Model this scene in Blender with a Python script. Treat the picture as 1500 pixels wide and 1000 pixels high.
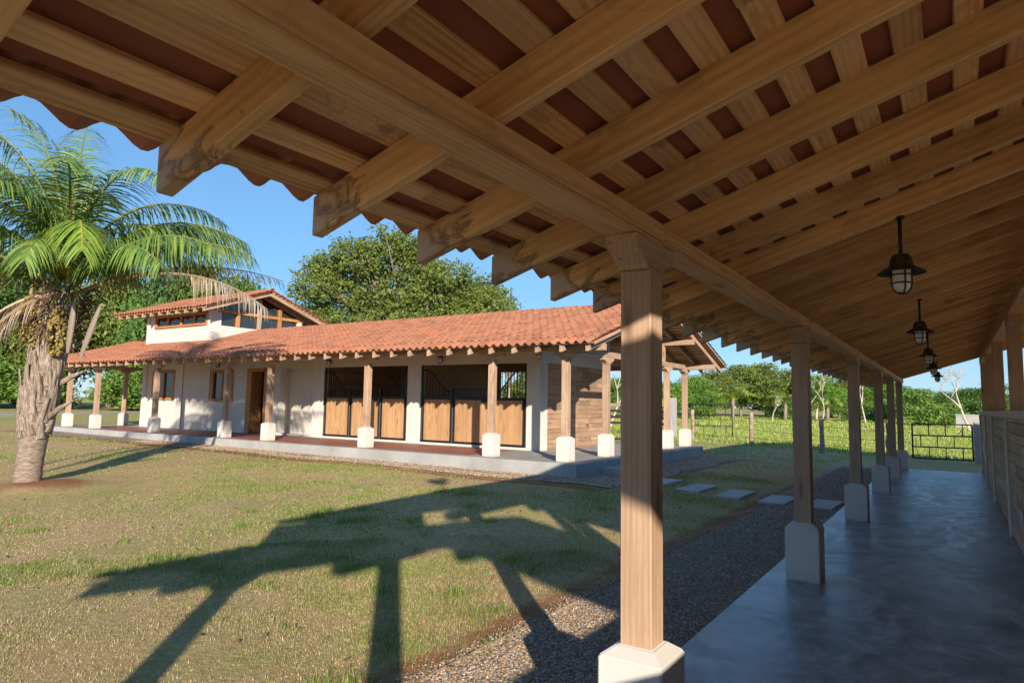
import bpy, bmesh, math, random
import numpy as np
from mathutils import Matrix, Vector

for _o in list(bpy.data.objects):
    bpy.data.objects.remove(_o)
sc = bpy.context.scene
COL = sc.collection
rnd = random.Random(7)
rng = np.random.default_rng(7)

# ------------------------------------------------------------------ camera
cam_d = bpy.data.cameras.new('camera')
cam = bpy.data.objects.new('camera', cam_d)
COL.objects.link(cam)
cam.matrix_world = Matrix(((0.836, 0.0362, 0.5476, 0.0),
                           (0.5487, -0.0871, -0.8315, 0.0),
                           (0.0174, 0.9955, -0.0925, 1.6),
                           (0, 0, 0, 1)))
cam_d.sensor_width = 36.0
cam_d.lens = 36.0 * 979.36 / 1500.0
cam_d.clip_start = 0.05
cam_d.clip_end = 3000
sc.camera = cam

# ------------------------------------------------------------------ light
SUN_EL = math.radians(16.7)
SUN_TO = Vector((0.682 * math.cos(SUN_EL), -0.731 * math.cos(SUN_EL), math.sin(SUN_EL)))
world = bpy.data.worlds.new('World')
sc.world = world
world.use_nodes = True
wn = world.node_tree
bg = wn.nodes['Background']
sky = wn.nodes.new('ShaderNodeTexSky')
sky.sky_type = 'NISHITA'
sky.sun_disc = False
sky.sun_elevation = SUN_EL
sky.sun_rotation = math.atan2(SUN_TO.x, SUN_TO.y)
sky.air_density = 1.0
sky.dust_density = 0.0
sky.ozone_density = 10.0
gm_ = wn.nodes.new('ShaderNodeGamma')          # evens the whole dome out a little
gm_.inputs[1].default_value = 0.6
wn.links.new(sky.outputs[0], gm_.inputs[0])
wn.links.new(gm_.outputs[0], bg.inputs[0])
bg.inputs[1].default_value = 0.083
sl = bpy.data.lights.new('sun', 'SUN')
sl.energy = 2.0
sl.angle = math.radians(0.6)
sl.color = (1.0, 0.87, 0.71)
so = bpy.data.objects.new('sun', sl)
COL.objects.link(so)
so.rotation_euler = SUN_TO.to_track_quat('Z', 'Y').to_euler()
so.location = SUN_TO * 60
vs = sc.view_settings
vs.view_transform = 'Standard'
vs.look = 'None'
vs.gamma = 1.0
vs.exposure = 2.0
vs.use_curve_mapping = False
sc.cycles.diffuse_bounces = 6
sc.cycles.max_bounces = 12

# ------------------------------------------------------------------ materials
def new_mat(name):
    m = bpy.data.materials.new(name)
    m.use_nodes = True
    nt = m.node_tree
    b = nt.nodes['Principled BSDF']
    return m, nt, b

def N(nt, t, **kw):
    n = nt.nodes.new(t)
    for k, v in kw.items():
        setattr(n, k, v)
    return n

def ramp(nt, fac, stops):
    r = nt.nodes.new('ShaderNodeValToRGB')
    e = r.color_ramp.elements
    while len(e) > 1:
        e.remove(e[-1])
    e[0].position = stops[0][0]
    e[0].color = (*stops[0][1], 1)
    for p, c in stops[1:]:
        x = e.new(p)
        x.color = (*c, 1)
    nt.links.new(fac, r.inputs[0])
    return r.outputs[0]

def noise(nt, vec, scale, detail=4, rough=.55, dist=0.0):
    n = nt.nodes.new('ShaderNodeTexNoise')
    n.inputs['Scale'].default_value = scale
    n.inputs['Detail'].default_value = detail
    n.inputs['Roughness'].default_value = rough
    n.inputs['Distortion'].default_value = dist
    if vec is not None:
        nt.links.new(vec, n.inputs['Vector'])
    return n.outputs[0]

def mixc(nt, fac, a, b, mode='MIX'):
    m = nt.nodes.new('ShaderNodeMix')
    m.data_type = 'RGBA'
    m.blend_type = mode
    for s, v in ((m.inputs[0], fac), (m.inputs[6], a), (m.inputs[7], b)):
        if isinstance(v, (int, float)):
            s.default_value = v
        elif isinstance(v, tuple):
            s.default_value = (*v, 1)
        else:
            nt.links.new(v, s)
    return m.outputs[2]

def math_n(nt, op, a, b=None):
    m = nt.nodes.new('ShaderNodeMath')
    m.operation = op
    for s, v in ((m.inputs[0], a), (m.inputs[1], b)):
        if v is None:
            continue
        if isinstance(v, (int, float)):
            s.default_value = v
        else:
            nt.links.new(v, s)
    return m.outputs[0]

def bump(nt, b, h, strength=.3, dist=.02):
    n = nt.nodes.new('ShaderNodeBump')
    n.inputs['Strength'].default_value = strength
    n.inputs['Distance'].default_value = dist
    nt.links.new(h, n.inputs['Height'])
    nt.links.new(n.outputs[0], b.inputs['Normal'])

def obj_vec(nt, scale=(1, 1, 1), jitter=True):
    tc = nt.nodes.new('ShaderNodeTexCoord')
    v = tc.outputs['Object']
    if jitter:
        oi = nt.nodes.new('ShaderNodeObjectInfo')
        j = nt.nodes.new('ShaderNodeVectorMath')
        j.operation = 'MULTIPLY_ADD'
        c = nt.nodes.new('ShaderNodeCombineXYZ')
        for i in range(3):
            nt.links.new(oi.outputs['Random'], c.inputs[i])
        nt.links.new(c.outputs[0], j.inputs[0])
        j.inputs[1].default_value = (37, 91, 53)
        nt.links.new(v, j.inputs[2])
        v = j.outputs[0]
    mp = nt.nodes.new('ShaderNodeMapping')
    mp.inputs['Scale'].default_value = scale
    nt.links.new(v, mp.inputs[0])
    return mp.outputs[0]

def obj_rand(nt):
    return nt.nodes.new('ShaderNodeObjectInfo').outputs['Random']

def wood(name, dark, mid, light, vary=.35, stain=0.4, rough=.62, stain_col=(.05, .028, .015), tip=False):
    m, nt, b = new_mat(name)
    v = obj_vec(nt, (.55, 9, 9))
    g = noise(nt, v, 2.6, 5, .6, .5)
    v2 = obj_vec(nt, (2.5, 60, 60))
    fine = noise(nt, v2, 1.6, 4, .65)
    bl = noise(nt, obj_vec(nt, (.7, 1.6, 1.6)), 2.0, 3, .5, .6)
    w = nt.nodes.new('ShaderNodeTexWave')
    w.wave_type = 'RINGS'
    w.rings_direction = 'X'
    w.inputs['Scale'].default_value = 5.0
    w.inputs['Distortion'].default_value = 4.0
    w.inputs['Detail'].default_value = 3
    w.inputs['Detail Scale'].default_value = .8
    nt.links.new(obj_vec(nt, (.3, 2.6, 2.6)), w.inputs['Vector'])
    f = math_n(nt, 'ADD', math_n(nt, 'MULTIPLY', g, .34), math_n(nt, 'MULTIPLY', w.outputs['Fac'], .09))
    f = math_n(nt, 'ADD', f, math_n(nt, 'MULTIPLY', fine, .27))
    f = math_n(nt, 'ADD', f, math_n(nt, 'MULTIPLY', bl, .32))
    c = ramp(nt, f, [(.33, dark), (.51, mid), (.7, light)])
    st = noise(nt, obj_vec(nt, (1.2, 3, 3)), 1.3, 5, .65, 1.2)
    sm = ramp(nt, st, [(.56, (0, 0, 0)), (.66, (stain, stain, stain))])
    c = mixc(nt, sm, c, stain_col)
    ln = noise(nt, obj_vec(nt, (.8, 2.6, 2.6)), 1.5, 4, .55, .8)
    lm = ramp(nt, math_n(nt, 'ABSOLUTE', math_n(nt, 'SUBTRACT', ln, .54)), [(0.0, (stain * .6, stain * .6, stain * .6)), (.012, (0, 0, 0))])
    c = mixc(nt, lm, c, tuple(q * .45 for q in mid))
    vk = nt.nodes.new('ShaderNodeTexVoronoi')
    vk.inputs['Scale'].default_value = 1.0
    nt.links.new(obj_vec(nt, (1.1, 5.0, 5.0)), vk.inputs['Vector'])
    km = ramp(nt, vk.outputs['Distance'], [(0.05, (.75, .75, .75)), (.1, (.35, .35, .35)), (.17, (0, 0, 0))])
    c = mixc(nt, km, c, tuple(q * .33 for q in mid))
    ck = noise(nt, obj_vec(nt, (.5, 26, 26)), 1.0, 2, .4)
    cm_ = ramp(nt, ck, [(.7, (0, 0, 0)), (.735, (.7, .7, .7)), (.77, (0, 0, 0))])
    c = mixc(nt, cm_, c, tuple(q * .3 for q in mid))
    if tip:
        tc_ = nt.nodes.new('ShaderNodeTexCoord')
        sx_ = nt.nodes.new('ShaderNodeSeparateXYZ')
        nt.links.new(tc_.outputs['Object'], sx_.inputs[0])
        en = math_n(nt, 'SUBTRACT', noise(nt, obj_vec(nt, (2, 5, 5)), 2.0, 5, .6, .8), math_n(nt, 'MULTIPLY', sx_.outputs[0], .75))
        c = mixc(nt, ramp(nt, en, [(.3, (0, 0, 0)), (.36, (.75, .75, .75)), (.44, (.25, .25, .25))]), c, (.1, .055, .035))
        c = mixc(nt, ramp(nt, en, [(.38, (0, 0, 0)), (.5, (.6, .6, .6))]), c, (.42, .36, .3))
    r = obj_rand(nt)
    br = math_n(nt, 'ADD', math_n(nt, 'MULTIPLY', r, vary), 1 - vary / 2)
    hs = nt.nodes.new('ShaderNodeHueSaturation')
    nt.links.new(c, hs.inputs['Color'])
    nt.links.new(br, hs.inputs['Value'])
    nt.links.new(hs.outputs[0], b.inputs['Base Color'])
    b.inputs['Roughness'].default_value = rough
    bump(nt, b, math_n(nt, 'ADD', fine, g), .25, .004)
    return m

def plaster(name, col, var=.06, dirt=.25, rough=.8, dirt_col=(.36, .3, .24), splash=False):
    m, nt, b = new_mat(name)
    v = obj_vec(nt)
    n1 = noise(nt, v, 1.3, 5, .6)
    lo = tuple(x * (1 - var * 2) for x in col)
    c = ramp(nt, n1, [(.3, lo), (.7, col)])
    n2 = noise(nt, obj_vec(nt, (1, 1, .35)), 4.5, 6, .7)
    dm = ramp(nt, n2, [(.58, (0, 0, 0)), (.8, (dirt, dirt, dirt))])
    c = mixc(nt, dm, c, dirt_col)
    if splash:
        tc_ = nt.nodes.new('ShaderNodeTexCoord')
        sx_ = nt.nodes.new('ShaderNodeSeparateXYZ')
        nt.links.new(tc_.outputs['Object'], sx_.inputs[0])
        en = math_n(nt, 'SUBTRACT', noise(nt, v, 16, 6, .7), math_n(nt, 'MULTIPLY', sx_.outputs[2], 2.6))
        c = mixc(nt, ramp(nt, en, [(.3, (0, 0, 0)), (.58, (.5, .5, .5))]), c, (.34, .22, .13))
    nt.links.new(c, b.inputs['Base Color'])
    b.inputs['Roughness'].default_value = rough
    bump(nt, b, noise(nt, v, 60, 4, .6), .25, .003)
    return m

def flat(name, col, rough=.6, metal=0.0, var=.12, scale=9):
    m, nt, b = new_mat(name)
    n1 = noise(nt, obj_vec(nt), scale, 5, .6)
    c = ramp(nt, n1, [(.3, tuple(x * (1 - var) for x in col)), (.7, tuple(min(1, x * (1 + var)) for x in col))])
    nt.links.new(c, b.inputs['Base Color'])
    b.inputs['Roughness'].default_value = rough
    b.inputs['Metallic'].default_value = metal
    bump(nt, b, n1, .15, .003)
    return m

def attr_mat(name, rough=.6, trans=0.0, attr='Col', spec=.3):
    m, nt, b = new_mat(name)
    a = nt.nodes.new('ShaderNodeAttribute')
    a.attribute_name = attr
    nt.links.new(a.outputs['Color'], b.inputs['Base Color'])
    b.inputs['Roughness'].default_value = rough
    b.inputs['Specular IOR Level'].default_value = spec
    if trans > 0:
        t = nt.nodes.new('ShaderNodeBsdfTranslucent')
        nt.links.new(a.outputs['Color'], t.inputs[0])
        mx = nt.nodes.new('ShaderNodeMixShader')
        mx.inputs[0].default_value = trans
        nt.links.new(b.outputs[0], mx.inputs[1])
        nt.links.new(t.outputs[0], mx.inputs[2])
        nt.links.new(mx.outputs[0], nt.nodes['Material Output'].inputs[0])
    return m

M = {}
M['teak'] = wood('teak', (.45, .245, .11), (.68, .41, .195), (.78, .53, .3), .12, .35, stain_col=(.34, .165, .065))
M['rafter_teak'] = wood('rafter_teak', (.44, .235, .09), (.67, .4, .175), (.78, .52, .265), .38, .4, stain_col=(.24, .115, .05), tip=True)
M['batten_teak'] = wood('batten_teak', (.44, .245, .11), (.68, .42, .205), (.78, .54, .3), .45, .6, stain_col=(.2, .115, .06))
M['post_teak'] = wood('post_teak', (.32, .2, .125), (.44, .29, .19), (.54, .385, .275), .12, .2, stain_col=(.33, .19, .11))
M['old_teak'] = wood('old_teak', (.25, .155, .1), (.4, .27, .185), (.52, .4, .3), .25, .35, stain_col=(.14, .09, .06))
M['plank'] = wood('plank', (.22, .125, .075), (.37, .235, .15), (.47, .325, .225), .55, .3, stain_col=(.17, .09, .05))
M['stall_plank'] = wood('stall_plank', (.4, .24, .14), (.58, .38, .24), (.68, .48, .32), .5, .3)
M['door_teak'] = wood('door_teak', (.31, .165, .075), (.43, .25, .12), (.52, .33, .175), .22, .25)
M['frame_teak'] = wood('frame_teak', (.3, .12, .04), (.43, .19, .065), (.52, .26, .1), .2, .15)
M['white'] = plaster('white_plaster', (.62, .6, .565), dirt=.35)
M['pedestal'] = plaster('pedestal_plaster', (.62, .6, .565), dirt=.3, splash=True)
M['cream'] = plaster('cream_plaster', (.62, .58, .5), dirt=.12)
M['concrete'] = plaster('platform_concrete', (.42, .415, .4), .16, .4, .85, (.33, .27, .2))
M['slab'] = plaster('stone_slab', (.5, .49, .47), .14, .3, .8, (.25, .2, .15))
M['black'] = flat('black_iron', (.018, .019, .02), .5, .3)
M['darkboard'] = flat('dark_board', (.04, .026, .022), .7)
M['underlay'] = flat('roof_underlay', (.3, .1, .05), .8, 0, .12, 3)
M['redfloor'] = flat('red_cement', (.33, .13, .1), .55, 0, .25, 2.5)
M['glassdark'] = None
def glass(name):
    m, nt, b = new_mat(name)
    b.inputs['Base Color'].default_value = (.03, .035, .035, 1)
    b.inputs['Roughness'].default_value = .06
    b.inputs['Specular IOR Level'].default_value = .8
    bump(nt, b, noise(nt, obj_vec(nt), 1.2, 2), .05, .05)
    return m
M['glass'] = glass('window_glass')
m, nt, b = new_mat('frosted_glass')
b.inputs['Base Color'].default_value = (.75, .8, .84, 1)
b.inputs['Roughness'].default_value = .25
M['lampglass'] = m

def floor_mat():
    m, nt, b = new_mat('polished_cement')
    v = obj_vec(nt, (1, 1, 1), False)
    n1 = noise(nt, v, .8, 6, .62, 1.6)
    n2 = noise(nt, obj_vec(nt, (1.5, .8, 1), False), 1.7, 7, .68, 2.4)
    n3 = noise(nt, v, 14, 4, .6)
    f = math_n(nt, 'ADD', math_n(nt, 'MULTIPLY', n1, .45), math_n(nt, 'MULTIPLY', n2, .55))
    c = ramp(nt, f, [(.4, (.14, .148, .16)), (.475, (.28, .29, .3)), (.53, (.42, .43, .44)), (.6, (.66, .67, .68))])
    c = mixc(nt, .25, c, ramp(nt, n3, [(.3, (.1, .105, .115)), (.7, (.25, .255, .26))]))
    br = ramp(nt, noise(nt, v, .55, 3, .5), [(.55, (0, 0, 0)), (.75, (.35, .35, .35))])
    c = mixc(nt, br, c, (.24, .19, .16))
    nt.links.new(c, b.inputs['Base Color'])
    rr = ramp(nt, n2, [(.38, (.3, .3, .3)), (.62, (.46, .46, .46))])
    nt.links.new(rr, b.inputs['Roughness'])
    b.inputs['Specular IOR Level'].default_value = .4
    bump(nt, b, n3, .06, .004)
    return m
M['floor'] = floor_mat()
M['dirt'] = flat('packed_earth', (.27, .2, .14), .95, 0, .3, 3)

def tile_mat(name, attr):
    m, nt, b = new_mat(name)
    if attr:
        a = nt.nodes.new('ShaderNodeAttribute')
        a.attribute_name = 'Col'
        r = a.outputs['Fac']
    else:
        r = obj_rand(nt)
    c = ramp(nt, r, [(0, (.3, .12, .065)), (.35, (.37, .155, .085)), (.7, (.42, .185, .105)), (.88, (.46, .175, .085)), (1, (.5, .165, .07))])
    v = obj_vec(nt, (1, 1, 1), not attr)
    n1 = noise(nt, v, 7, 6, .65)
    c = mixc(nt, ramp(nt, n1, [(.5, (0, 0, 0)), (.78, (.5, .5, .5))]), c, (.23, .15, .11))
    nt.links.new(c, b.inputs['Base Color'])
    b.inputs['Roughness'].default_value = .78
    bump(nt, b, noise(nt, v, 45, 4), .3, .004)
    return m
M['tile'] = tile_mat('roof_tile', False)
M['tilefield'] = tile_mat('roof_tile_field', True)

# ------------------------------------------------------------------ object helpers
WM = {}
def link(o, parent=None, Wm=None):
    COL.objects.link(o)
    if Wm is None:
        Wm = Matrix.Identity(4)
    WM[o.name] = Wm.copy()
    if parent is not None:
        o.parent = parent
        o.matrix_parent_inverse = Matrix.Identity(4)
        o.matrix_basis = WM[parent.name].inverted() @ Wm
    else:
        o.matrix_basis = Wm
    return o

def tag(o, label, cat, group=None):
    o['label'] = label
    o['category'] = cat
    if group:
        o['group'] = group
    return o

def structure(o):
    o['kind'] = 'structure'
    return o

def stuff(o, label=None, cat=None):
    o['kind'] = 'stuff'
    if label:
        o['label'] = label
        o['category'] = cat
    return o

def thing(name, label, cat, loc=(0, 0, 0), group=None, rz=0.0):
    e = bpy.data.objects.new(name, None)
    e.empty_display_size = .2
    link(e, None, Matrix.Translation(Vector(loc)) @ Matrix.Rotation(rz, 4, 'Z'))
    return tag(e, label, cat, group)

def part(name, me, parent, Wm=None):
    return link(bpy.data.objects.new(name, me), parent, Wm)

def T(x, y, z):
    return Matrix.Translation(Vector((x, y, z)))

def frame(c, xdir, up=(0, 0, 1)):
    x = Vector(xdir).normalized()
    u = Vector(up)
    if abs(x.dot(u.normalized())) > .99:
        u = Vector((0, 1, 0))
    y = u.cross(x).normalized()
    z = x.cross(y)
    m3 = Matrix((x, y, z)).transposed()
    return Matrix.Translation(Vector(c)) @ m3.to_4x4()

MC = {}
def mesh_from_bm(name, bm, mat, smooth=False):
    me = bpy.data.meshes.new(name)
    bm.to_mesh(me)
    bm.free()
    if mat:
        me.materials.append(mat)
    if smooth:
        me.polygons.foreach_set('use_smooth', [True] * len(me.polygons))
    return me

def box_mesh(lx, ly, lz, mat, bev=.006, name='box'):
    key = (round(lx, 3), round(ly, 3), round(lz, 3), mat.name, bev)
    if key in MC:
        return MC[key]
    bm = bmesh.new()
    bmesh.ops.create_cube(bm, size=1)
    bmesh.ops.scale(bm, vec=(lx, ly, lz), verts=bm.verts)
    if bev > 0:
        bmesh.ops.bevel(bm, geom=list(bm.edges), offset=min(bev, .3 * min(lx, ly, lz)), segments=1, affect='EDGES')
    MC[key] = mesh_from_bm(name, bm, mat)
    return MC[key]

def box(name, x0, x1, y0, y1, z0, z1, mat, parent=None, bev=.006):
    me = box_mesh(abs(x1 - x0), abs(y1 - y0), abs(z1 - z0), mat, bev)
    return part(name, me, parent, T((x0 + x1) / 2, (y0 + y1) / 2, (z0 + z1) / 2))

def beam(name, p0, p1, w, h, mat, parent=None, up=(0, 0, 1), bev=.006, q=.05):
    p0, p1 = Vector(p0), Vector(p1)
    L = (p1 - p0).length
    me = box_mesh(L, w, h, mat, bev)
    return part(name, me, parent, frame((p0 + p1) / 2, p1 - p0, up))

class MB:
    def __init__(s):
        s.v, s.f, s.c, s.n = [], [], [], 0
    def add(s, v, f, col=None):
        v = np.asarray(v, float).reshape(-1, 3)
        f = np.asarray(f, int)
        s.v.append(v)
        s.f.append(f + s.n)
        if col is not None:
            col = np.asarray(col, float)
            if col.ndim == 1:
                col = np.tile(col, (len(v), 1))
            s.c.append(col)
        s.n += len(v)
    def tube(s, pts, radii, seg=8, col=None, cap=True):
        pts = np.asarray(pts, float)
        n = len(pts)
        tan = np.gradient(pts, axis=0)
        tan /= np.linalg.norm(tan, axis=1)[:, None] + 1e-9
        ref = np.array([0, 0, 1.]) if abs(tan[0][2]) < .9 else np.array([1., 0, 0])
        V = []
        a = np.linspace(0, 2 * np.pi, seg, endpoint=False)
        for i in range(n):
            u = np.cross(tan[i], ref)
            u /= np.linalg.norm(u) + 1e-9
            w = np.cross(tan[i], u)
            V.append(pts[i] + radii[i] * (np.cos(a)[:, None] * u + np.sin(a)[:, None] * w))
        V = np.concatenate(V)
        F = []
        for i in range(n - 1):
            for j in range(seg):
                F.append((i * seg + j, i * seg + (j + 1) % seg, (i + 1) * seg + (j + 1) % seg, (i + 1) * seg + j))
        if cap:
            V = np.concatenate([V, pts[[0, -1]]])
            for j in range(seg):
                F.append((n * seg, (j + 1) % seg, j, n * seg))
                F.append((n * seg + 1, (n - 1) * seg + j, (n - 1) * seg + (j + 1) % seg, n * seg + 1))
        s.add(V, F, col)
    def boxm(s, x0, x1, y0, y1, z0, z1, col=None):
        V = [(x, y, z) for x in (x0, x1) for y in (y0, y1) for z in (z0, z1)]
        F = [(0, 1, 3, 2), (4, 6, 7, 5), (0, 4, 5, 1), (2, 3, 7, 6), (0, 2, 6, 4), (1, 5, 7, 3)]
        s.add(V, F, col)
    def mesh(s, name, mat, smooth=False):
        v = np.concatenate(s.v)
        fs = []
        for f in s.f:
            if f.shape[1] == 3:
                f = np.concatenate([f, f[:, :1]], 1)
            fs.append(f)
        f = np.concatenate(fs)
        tri = f[:, 3] == f[:, 0]
        cnt = np.where(tri, 3, 4)
        loops = f.reshape(-1)
        keep = np.ones((len(f), 4), bool)
        keep[:, 3] = ~tri
        loops = loops[keep.reshape(-1)]
        me = bpy.data.meshes.new(name)
        me.vertices.add(len(v))
        me.vertices.foreach_set('co', v.astype(np.float32).reshape(-1))
        me.loops.add(len(loops))
        me.loops.foreach_set('vertex_index', loops.astype(np.int32))
        me.polygons.add(len(f))
        st = np.concatenate([[0], np.cumsum(cnt)[:-1]])
        me.polygons.foreach_set('loop_start', st.astype(np.int32))
        me.polygons.foreach_set('loop_total', cnt.astype(np.int32))
        if s.c:
            c = np.concatenate(s.c)
            if c.shape[1] == 3:
                c = np.concatenate([c, np.ones((len(c), 1))], 1)
            at = me.color_attributes.new('Col', 'FLOAT_COLOR', 'POINT')
            at.data.foreach_set('color', c.astype(np.float32).reshape(-1))
        me.update(calc_edges=True)
        me.validate()
        me.polygons.foreach_set('use_smooth', np.full(len(me.polygons), bool(smooth)))
        if mat:
            me.materials.append(mat)
        return me

def lathe_mb(mb, prof, seg=20, c=(0, 0, 0), col=None):
    a = np.linspace(0, 2 * np.pi, seg, endpoint=False)
    V = np.concatenate([np.stack([c[0] + r * np.cos(a), c[1] + r * np.sin(a), np.full(seg, c[2] + z)], 1) for r, z in prof])
    F = [(i * seg + j, i * seg + (j + 1) % seg, (i + 1) * seg + (j + 1) % seg, (i + 1) * seg + j)
         for i in range(len(prof) - 1) for j in range(seg)]
    mb.add(V, F, col)

# ------------------------------------------------------------------ ground shape
def sm(t):
    t = np.clip(t, 0, 1)
    return t * t * (3 - 2 * t)
def zg(x, y):
    x = np.asarray(x, float)
    y = np.asarray(y, float)
    up = .19 + np.clip(-6.4 - x, 0, 25) * .005
    g = -.085 + sm((y - 3.5) / 8.3) * sm((-2.4 - x) / 4.0) * up
    g = g + np.clip(-31 - x, 0, 40) * .011 * sm((y - 4) / 10)
    g = g + .02 * np.sin(x * 1.1 + .4 * y) * np.sin(y * .9) * sm((-3 - x) / 2) * (y < 11.9)
    return g
# ------------------------------------------------------------------ ground sheet
def ground_material():
    m, nt, b = new_mat('lawn_ground')
    tc = nt.nodes.new('ShaderNodeTexCoord').outputs['Object']
    a = nt.nodes.new('ShaderNodeAttribute')
    a.attribute_name = 'Col'
    sep = nt.nodes.new('ShaderNodeSeparateColor')
    nt.links.new(a.outputs['Color'], sep.inputs[0])
    n1 = noise(nt, tc, 1.1, 6, .65)
    n2 = noise(nt, tc, 16, 7, .75)
    n3 = noise(nt, tc, .25, 3, .5)
    thatch = ramp(nt, n2, [(.3, (.32, .205, .1)), (.5, (.5, .345, .175)), (.7, (.64, .475, .265))])
    green = ramp(nt, n2, [(.3, (.19, .21, .06)), (.55, (.32, .32, .1)), (.75, (.43, .42, .16))])
    gm = math_n(nt, 'ADD', math_n(nt, 'MULTIPLY', n1, .6), math_n(nt, 'MULTIPLY', n3, .5))
    c = mixc(nt, ramp(nt, gm, [(.48, (0, 0, 0)), (.72, (.8, .8, .8))]), thatch, green)
    lush = ramp(nt, n2, [(.3, (.24, .31, .06)), (.55, (.37, .43, .09)), (.75, (.48, .52, .15))])
    lf = math_n(nt, 'MULTIPLY', sep.outputs[1], ramp(nt, n1, [(.25, (.55, .55, .55)), (.6, (1, 1, 1))]))
    c = mixc(nt, lf, c, lush)
    soil = ramp(nt, n2, [(.3, (.2, .085, .04)), (.7, (.4, .19, .095))])
    sf = ramp(nt, math_n(nt, 'ADD', math_n(nt, 'MULTIPLY', sep.outputs[0], .75), math_n(nt, 'MULTIPLY', n1, .6)), [(.55, (0, 0, 0)), (.8, (1, 1, 1))])
    c = mixc(nt, sf, c, soil)
    drv = ramp(nt, n2, [(.3, (.36, .31, .25)), (.7, (.5, .45, .38))])
    c = mixc(nt, sep.outputs[2], c, drv)
    nt.links.new(c, b.inputs['Base Color'])
    b.inputs['Roughness'].default_value = .95
    b.inputs['Specular IOR Level'].default_value = .1
    bump(nt, b, n2, .9, .03)
    return m
M['ground'] = ground_material()

def axis(parts):
    out = []
    for a, b_, s in parts:
        out.append(np.arange(a, b_, s))
    return np.concatenate(out)
gx = axis([(-900, -120, 60), (-120, -62, 4), (-62, -36, .8), (-36, -18, .6), (-18, -1.4, .2), (-1.4, 8, .8), (8, 60, 4), (60, 901, 60)])
gy = axis([(-300, -20, 40), (-20, 1, 1), (1, 13.4, .2), (13.4, 34, .6), (34, 80, 3), (80, 160, 10), (160, 1401, 80)])
GX, GY = np.meshgrid(gx, gy, indexing='ij')
GZ = zg(GX, GY)
mound = np.exp(-((GX + 13.75) ** 2 + (GY - 5.6) ** 2) / .9)
GZ = GZ + .10 * mound
soil = np.exp(-((GX + 2.9) / .28) ** 2) * (GY < 17) * .7
soil = np.maximum(soil, np.exp(-((GY - 11.05) / .28) ** 2) * (GX < -5.4) * (GX > -31) * .8)
soil = np.maximum(soil, mound * .8)
soil = np.maximum(soil, np.exp(-((GX + 3.9) / .8) ** 2 - ((GY - 13.9) / .5) ** 2) * .4)
field = sm((GY - 27.0 - .03 * GX) / 3.0) * sm((GX + 40) / 18)
lawnfar = sm((-18 - GX) / 10) * .45
drive = sm((1.9 - np.abs(GX + 48 + .6 * (GY - 17.6)) * .86) / .5) * (GX < -36) * (GY < 70)
gc = np.stack([soil, np.maximum(field, lawnfar * (GY > 12)), np.clip(drive * 1.6, 0, 1)], -1).reshape(-1, 3)
nx, ny = GX.shape
ii, jj = np.meshgrid(np.arange(nx - 1), np.arange(ny - 1), indexing='ij')
i0 = (ii * ny + jj).reshape(-1)
gb = MB()
gb.add(np.stack([GX, GY, GZ], -1).reshape(-1, 3), np.stack([i0, i0 + ny, i0 + ny + 1, i0 + 1], 1), gc)
structure(part('ground', gb.mesh('ground', M['ground'], True), None))

def gravel_material():
    m, nt, b = new_mat('river_gravel')
    tc = nt.nodes.new('ShaderNodeTexCoord').outputs['Object']
    vo = nt.nodes.new('ShaderNodeTexVoronoi')
    vo.inputs['Scale'].default_value = 46
    nt.links.new(tc, vo.inputs['Vector'])
    sp = nt.nodes.new('ShaderNodeSeparateColor')
    nt.links.new(vo.outputs['Color'], sp.inputs[0])
    c = ramp(nt, sp.outputs[0], [(0, (.13, .11, .09)), (.4, (.28, .23, .175)), (.75, (.44, .36, .27)), (1, (.58, .51, .43))])
    c = mixc(nt, ramp(nt, noise(nt, tc, 1.4, 4), [(.4, (0, 0, 0)), (.7, (.4, .4, .4))]), c, (.26, .17, .1))
    nt.links.new(c, b.inputs['Base Color'])
    b.inputs['Roughness'].default_value = .85
    bump(nt, b, vo.outputs['Distance'], .9, .012)
    return m
M['gravel'] = gravel_material()
def strip(name, xs, ys, dz, mat, wob=None):
    X, Y = np.meshgrid(xs, ys, indexing='ij')
    if wob:
        X, Y = wob(X, Y)
    Z = zg(X, Y) + dz
    n_, k_ = X.shape
    a, c_ = np.meshgrid(np.arange(n_ - 1), np.arange(k_ - 1), indexing='ij')
    q = (a * k_ + c_).reshape(-1)
    mb = MB()
    mb.add(np.stack([X, Y, Z], -1).reshape(-1, 3), np.stack([q, q + k_, q + k_ + 1, q + 1], 1))
    return structure(part(name, mb.mesh(name, mat, True), None))
strip('gravel_path', np.linspace(-2.72, -1.45, 8), np.arange(-3, 22.6, .3), .012, M['gravel'],
      lambda X, Y: (np.where(X < -2.7, X - .012 * (Y - 4) + .04 * np.sin(Y * 2.1) + .03 * np.sin(Y * 5.3), X), Y))
strip('gravel_border', np.arange(-31, -6.2, .35), np.linspace(11.35, 12.4, 6), .012, M['gravel'],
      lambda X, Y: (X, np.where(Y < 11.4, Y + .06 * np.sin(X * 1.7) + .04 * np.sin(X * 4.1), Y)))
strip('gravel_apron', np.linspace(-6.6, -5.3, 7), np.arange(11.35, 20.9, .3), .02, M['gravel'],
      lambda X, Y: (np.where(X > -5.4, X + .1 * np.sin(Y * 1.9) + .05 * np.sin(Y * 4.7), X), Y))

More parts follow.
